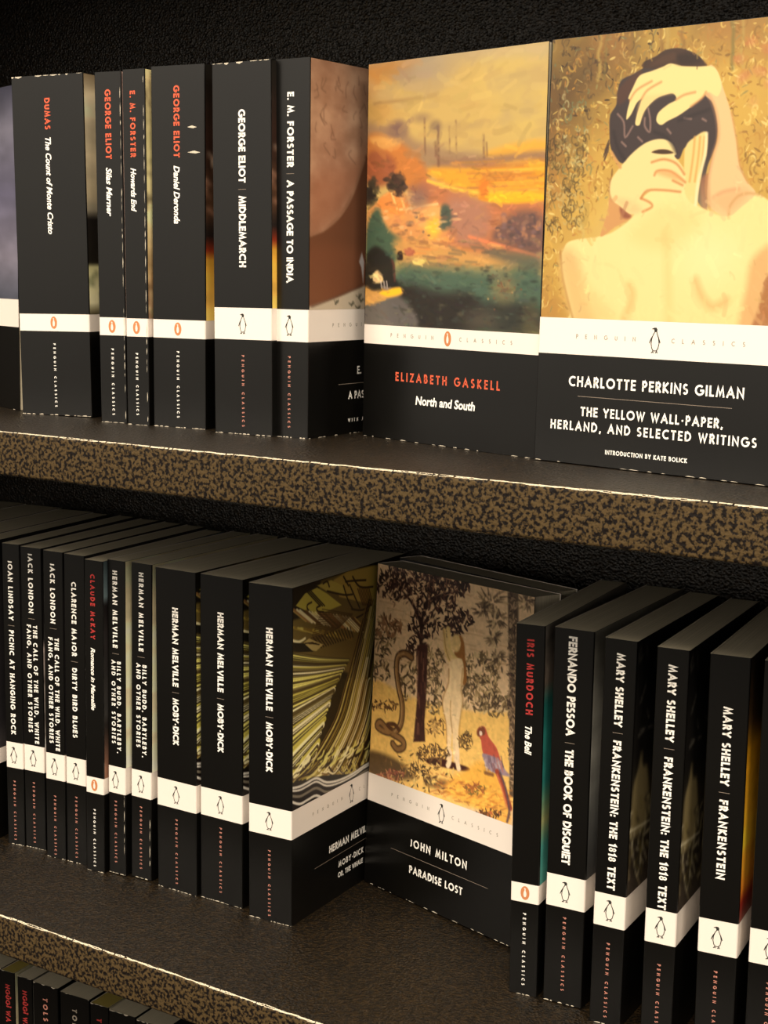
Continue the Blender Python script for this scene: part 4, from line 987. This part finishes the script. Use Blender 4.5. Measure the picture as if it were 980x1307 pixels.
W_, R_, D_ = M_TEXTW, M_RED, M_DRED
UP, MID, LOW = 'paperbacks on the upper shelf', 'paperbacks on the middle shelf', 'paperbacks on the lowest shelf'
BAR = lambda z, dx=0: ('|', '|', z, z, 5, dx, M_RULE)

# upper row, from the left
book(Z1, 'f', -0.8375, 0.7205, 0.010, -20, .197, 0, .002, 'n', 'slate-grey pictured paperback cut off by the left edge of the photo', UP, art='steel', wear='B', seed=2)
book(Z1, 's', -0.7023, 0.6652, 0.0515, 8.1, .1990, -.0027, -.0005, 'o', 'widest black spine of all, orange oval emblem, first spine on the upper shelf', UP,
     [('DUMAS', 'a', 186, 168, 4.0, 0, R_), ('The Count of Monte Cristo', 'i', 163.5, 107.5, 4.4, .3, W_)], art='portrait', wear='bt', imprint=(43, 5, 0), seed=3)
book(Z1, 's', -0.6314, 0.6594, 0.0181, 8.4, .1973, -.0016, 0, 'o', 'thin black spine with orange lettering just right of the widest black spine', UP,
     [('GEORGE ELIOT', 'a', 187.7, 149.4, 4.0, 0, R_), ('Silas Marner', 'i', 144.7, 117.5, 4.2, .2, W_)], art='pink', wear='bR', imprint=(42.7, 4.4, 0), seed=4)
book(Z1, 's', -0.6105, 0.6592, 0.0152, 5.8, .1976, -.0012, 0, 'o', 'narrowest spine on the upper shelf, brownish black with orange emblem', UP,
     [('E. M. FORSTER', 'a', 186, 149.9, 3.6, -.6, R_), ('Howards End', 'i', 144, 120, 4.0, -.4, W_)], art='garland', wear='bR', imprint=(41, 5.6, -.2), seed=5)
tb, cvb = book(Z1, 's', -0.5938, 0.6627, 0.0358, 5.6, .1986, 0, 0, 'o', 'wide black spine with two white scratches near its top', UP,
     [('GEORGE ELIOT', 'a', 188, 149.4, 4.0, -.6, R_), ('Daniel Deronda', 'i', 145, 113.4, 4.3, -.4, W_)], art='fire', wear='b', imprint=(43, 5.6, -.6), seed=6)
for zc, l in ((.1655, .0062), (.1520, .0086)):
    vv = [(0.0245, -EPS, zc), (0.0245+l*.5, -EPS, zc+.0008), (0.0245+l, -EPS, zc-.0002), (0.0245+l*.6, -EPS, zc-.0007), (.0245+l*.2, -EPS, zc-.0003)]
    mesh_obj('scratch', vv, [(4, 3, 2, 1, 0)], M_WORN, cvb)
book(Z1, 's', -0.5457, 0.6592, 0.0394, 0.1, .1969, -.0017, 0, 'n', 'wide dark spine with penguin emblem and chipped top left corner, all white lettering', UP,
     [('GEORGE ELIOT', 'a', 172.5, 134.4, 4.7, .6, W_), BAR(131, .6), ('MIDDLEMARCH', 't', 127.6, 90, 4.7, .6, W_)], art='fire', wear='bt', imprint=(43, 4.2, .4), seed=7)
book(Z1, 's', -0.5090, 0.6643, 0.0229, -.6, .1975, 0, 0, 'n', 'black paperback showing its spine and a rosy rock picture beside it', UP,
     [('E. M. FORSTER', 'a', 180.7, 142.3, 4.4, -.8, W_), BAR(139, -.8), ('A PASSAGE TO INDIA', 't', 135.7, 82.4, 4.4, -.8, W_)],
     [('E. M. FORSTER', 'a', 64.5, 34.8, 37.6, 4.4, W_), ('', '|', 64.5, 27.6, 73, 1, W_), ('A PASSAGE TO INDIA', 't', 64.5, 21.2, 54, 4.3, W_), ('WITH AN INTRODUCTION', 'n', 64.5, 7.4, 54, 2.0, W_)],
     art='rock', wear='bB', imprint=(43.6, 5.3, -.8), bandtext=True, seed=8)
book(Z1, 'f', -0.4742, 0.6985, 0.011, -14.8, .1968, .0003, .0006, 'o', 'paperback facing out with an ochre sunset landscape on its cover', UP,
     front=[('ELIZABETH GASKELL', 'a', 65, 33.8, 77, 4.7, M_RED), ('North and South', 'i', 64.5, 22.6, 44, 5.0, W_)], art='landscape', wear='B', bandtext=True, seed=9)
book(Z1, 'f', -0.3492, 0.6625, 0.022, -9.0, .1969, 0, .0044, 'n', 'paperback facing out with a bare back and raised hands on its cover', UP,
     front=[('CHARLOTTE PERKINS GILMAN', 'a', 65.5, 38.9, 93, 4.9, W_), ('', '|', 65.5, 32.0, 82, 1, W_), ('THE YELLOW WALL-PAPER,', 't', 64.5, 25.0, 76, 4.4, W_), ('HERLAND, AND SELECTED WRITINGS', 't', 64.5, 17.9, 110, 4.4, W_), ('INTRODUCTION BY KATE BOLICK', 'n', 63.5, 7.0, 44, 2.1, W_)],
     art='figure', wear='B', bandtext=True, seed=10)

# middle row: books that start beyond the left of the photograph, tops showing
xx = -0.7350; ws = [.0150, .0290, .0340, .0260]
for k, wd_ in enumerate(ws):
    xx -= wd_+.0016
    nm = ['closest', 'second', 'third', 'fourth', 'fifth', 'sixth', 'seventh'][k]
    book(Z2, 's', xx, .6666-.0007*k, wd_, 8.1, .1970, 0, 0, 'o' if k == 0 else 'n', '%s hidden paperback left of the first lettered spine on the middle shelf' % nm if k else 'paperback of which only a sliver and white band show at the left edge, middle shelf', MID, wear='b', seed=30+k, art='night' if k == 0 else None)
CALL = [('THE CALL OF THE WILD, WHITE', 't', 147, 70, 3.3, 2.7, W_), ('FANG, AND OTHER STORIES', 't', 147, 77, 3.3, -2.2, W_)]
BUDD = [('BILLY BUDD, BARTLEBY,', 't', 134.5, 77, 3.2, 2.6, W_), ('AND OTHER STORIES', 't', 135, 82.8, 3.2, -2.0, W_)]
book(Z2, 's', -0.7266, .6676, .0134, 8.1, .1975, .0005, 0, 'n', 'first lettered spine from the left on the middle shelf, one line of white title', MID,
     [('JOAN LINDSAY', 'a', 187, 148.5, 3.7, -.3, W_), BAR(145, -.3), ('PICNIC AT HANGING ROCK', 't', 142, 73.7, 3.7, -.3, W_)], art='night', imprint=(42.8, 3, -.4), seed=11)
book(Z2, 's', -0.7130, .6701, .0162, 6.8, .1965, .0007, 0, 'n', 'left one of two spines with the same two-line title about the wild', MID,
     [('JACK LONDON', 'a', 193, 154.7, 3.7, -.2, W_), BAR(151, 0)]+CALL, art='snow', imprint=(44, 3.6, -.6), seed=12)
book(Z2, 's', -0.6899, .6661, .0149, 6.2, .1973, .0016, 0, 'n', 'right one of two spines with the same two-line title about the wild', MID,
     [('JACK LONDON', 'a', 190, 152, 3.7, -.2, W_), BAR(148.7, 0)]+[(a, b, z-4, q+(.6 if d > 0 else -2), c, d-.2, e_) for a, b, z, q, c, d, e_ in CALL], art='night', imprint=(41, 2, -.3), seed=13)
book(Z2, 's', -0.6735, .6674, .0158, 5.2, .1969, .0016, 0, 'n', 'spine left of the thin one with an orange emblem, middle shelf', MID,
     [('CLARENCE MAJOR', 'a', 180, 133.5, 3.7, -.3, W_), BAR(130, -.3), ('DIRTY BIRD BLUES', 't', 126, 81.5, 3.7, -.3, W_)], art='night', imprint=(43.4, 3.5, 0), seed=14)
book(Z2, 's', -0.6540, .6647, .0137, 5.2, .1960, .0019, 0, 'o', 'thin spine with small orange emblem and red lettering among penguin emblems on the middle shelf', MID,
     [('CLAUDE McKAY', 'a', 187.5, 147.5, 3.4, -.6, D_), ('Romance in Marseille', 'i', 142, 103, 3.4, -.4, W_)], art='blue', imprint=(40, 3, -.3), seed=15)
book(Z2, 's', -0.6393, .6689, .0134, 3.0, .1963, .0010, .0010, 'n', 'left one of two spines with a two-line title and cream cover edge', MID,
     [('HERMAN MELVILLE', 'a', 190, 142.6, 3.6, -.6, W_), BAR(139, -.3)]+[(a, b, z, q, 3.0, d*.9-.2, e_) for a, b, z, q, c, d, e_ in BUDD], art='cream', wear='br', imprint=(46.5, 7, -.8), seed=16)
book(Z2, 's', -0.6234, .6718, .0156, 2.2, .1961, .0018, .0010, 'n', 'right one of two spines with a two-line title and cream cover edge', MID,
     [('HERMAN MELVILLE', 'a', 190.5, 142.5, 3.6, 0, W_), BAR(139, 0)]+BUDD, art='cream', wear='br', imprint=(45.7, 6, 0), seed=17)
book(Z2, 's', -0.6013, .6713, .0303, .4, .1965, 0, 0, 'n', 'left one of three wide spines with the same one-line title', MID,
     [('HERMAN MELVILLE', 'a', 174, 126.4, 4.4, 0, W_), BAR(122.8), ('MOBY-DICK', 't', 119.3, 90.8, 4.4, 0, W_)], art='engraving', imprint=(44.8, 4.3, 0), seed=18)
book(Z2, 's', -0.5687, .6726, .0313, .5, .1960, 0, .0004, 'n', 'middle one of three wide spines with the same one-line title', MID,
     [('HERMAN MELVILLE', 'a', 175, 128, 4.4, -.3, W_), BAR(124, -.3), ('MOBY-DICK', 't', 120.8, 91.9, 4.4, -.3, W_)], art='engraving', imprint=(46, 6, -.3), seed=19)
book(Z2, 's', -0.5287, .6680, .0295, 3.5, .1968, -.0005, 0, 'n', 'right one of three wide alike spines, its engraved yellow and black cover in view', MID,
     [('HERMAN MELVILLE', 'a', 172.5, 124.8, 4.4, -.4, W_), BAR(121, -.4), ('MOBY-DICK', 't', 118, 89, 4.4, -.4, W_)],
     [('HERMAN MELVILLE', 'a', 64.5, 32.5, 48, 4.5, W_), ('', '|', 64.5, 26.2, 80, 1, W_), ('MOBY-DICK', 't', 65.5, 19.8, 29, 3.7, W_), ('OR, THE WHALE', 't', 65, 13.2, 29, 3.2, W_)],
     art='engraving', imprint=(42.6, 3, -.3), bandtext=True, seed=20)
book(Z2, 'f', -0.5025, .7478, .021, -15.3, .1969, -.0017, .0090, 'n', 'paperback facing out with a garden, snake and red parrot on its cover', MID,
     front=[('JOHN MILTON', 'a', 64, 35.6, 48, 4.9, W_), ('', '|', 64.5, 27.4, 82, 1, W_), ('PARADISE LOST', 't', 63, 19.4, 45, 4.6, W_)], art='garden', wear='B', bandtext=True, seed=21)
book(Z2, 'f', -0.5035, .7735, .018, -15.3, .1969, 0, .0075, 'n', 'plain-looking paperback facing out, hidden behind the garden picture one', MID, art='night', wear='', seed=22)
book(Z2, 's', -0.3590, .6713, .0155, 6.4, .1965, -.0016, 0, 'o', 'thin spine with orange emblem and dark red lettering right of the garden picture', MID,
     [('IRIS MURDOCH', 'a', 189, 150, 3.8, .3, D_), ('The Bell', 'i', 144, 129, 4.0, .4, W_)], art='teal', imprint=(44.5, 5.2, .2), seed=23)
book(Z2, 's', -0.3401, .6731, .0214, 3.4, .1962, -.0005, .0010, 'n', 'black paperback with a misty grey cover edge, right of the thin orange-emblem spine', MID,
     [('FERNANDO PESSOA', 'a', 192.5, 141.7, 4.6, -.4, W_), BAR(138, -.4), ('THE BOOK OF DISQUIET', 't', 134.7, 74.6, 4.6, -.4, W_)], art='mist', imprint=(46.5, 7, 0), seed=24)
book(Z2, 's', -0.3107, .6668, .0166, 4.0, .1973, .0010, 0, 'n', 'left one of two spines with the same title ending 1818 TEXT', MID,
     [('MARY SHELLEY', 'a', 190.5, 154, 4.2, .3, W_), BAR(150.8, .3), ('FRANKENSTEIN: THE 1818 TEXT', 't', 147, 70.8, 4.2, .3, W_)], art='creature', imprint=(43, 3.7, .2), seed=25)
book(Z2, 's', -0.2815, .6632, .0157, 5.6, .1977, .0004, 0, 'n', 'right one of two spines with the same title ending 1818 TEXT', MID,
     [('MARY SHELLEY', 'a', 190, 152.5, 4.2, .2, W_), BAR(149, .2), ('FRANKENSTEIN: THE 1818 TEXT', 't', 145, 69, 4.2, .2, W_)], art='creature', imprint=(41, 4, .2), seed=26)
book(Z2, 's', -0.2556, .6676, .0191, 6.8, .1973, -.0010, 0, 'n', 'short-titled black spine with an amber cover edge near the right photo edge', MID,
     [('MARY SHELLEY', 'a', 173, 135, 4.2, 0, W_), BAR(131.5), ('FRANKENSTEIN', 't', 128, 89, 4.2, 0, W_)], art='amber', imprint=(43, 5, -.2), seed=27)
book(Z2, 's', -0.2315, .6702, .0190, 6.8, .1973, 0, 0, 'n', 'black paperback cut off by the right edge of the photo, middle shelf', MID, imprint=(43, 5, .4), seed=28)

# lowest row: only the heads of the books show
def low(x, wd, label, txt, mm, L_, dx, art=None, pages=None, seed=40, H=.197):
    sp = [(txt, 'a', 188, 188-L_, 3.8, dx, mm)] if txt else []
    return book(Z3, 's', x, .6585, wd, 4.5, H, 0, 0, 'n', label, LOW, sp, art=art, wear='t', pages=pages, seed=seed)
low(-.7480, .0205, 'paperback top at the far left of the lowest shelf, no spine in view', None, None, 0, 0, seed=40)
low(-.7265, .0113, 'red-lettered spine with a yellow edge at the left end of the lowest shelf', 'NGŨGĨ WA', D_, 26, 0, art='cream', pages=M_PAGEY, seed=41)
low(-.7115, .0125, 'red-lettered narrow spine second from the left on the lowest shelf', 'NGŨGĨ WA', D_, 26, 0, art='mist', seed=42)
low(-.6972, .0205, 'spine with pink-red lettering third from the left on the lowest shelf', 'TOLSTOY', M_IMPR, 30, 0, seed=43)
low(-.6730, .0235, 'spine with large pale lettering and a chipped top edge on the lowest shelf', 'TOLSTOY', M_GREY, 30, 0, seed=44)
low(-.6470, .0145, 'thin spine with a yellow-edged cover right of the chipped one, lowest shelf', 'TE', D_, 8, 0, art='cream', pages=M_PAGEY, seed=45)
low(-.6310, .0205, 'blank-headed black spine second from the right on the lowest shelf', None, None, 0, 0, seed=46)
low(-.6085, .0230, 'last book top in view on the lowest shelf, at the bottom photo edge', None, None, 0, 0, seed=47)
bpy.context.view_layer.update()
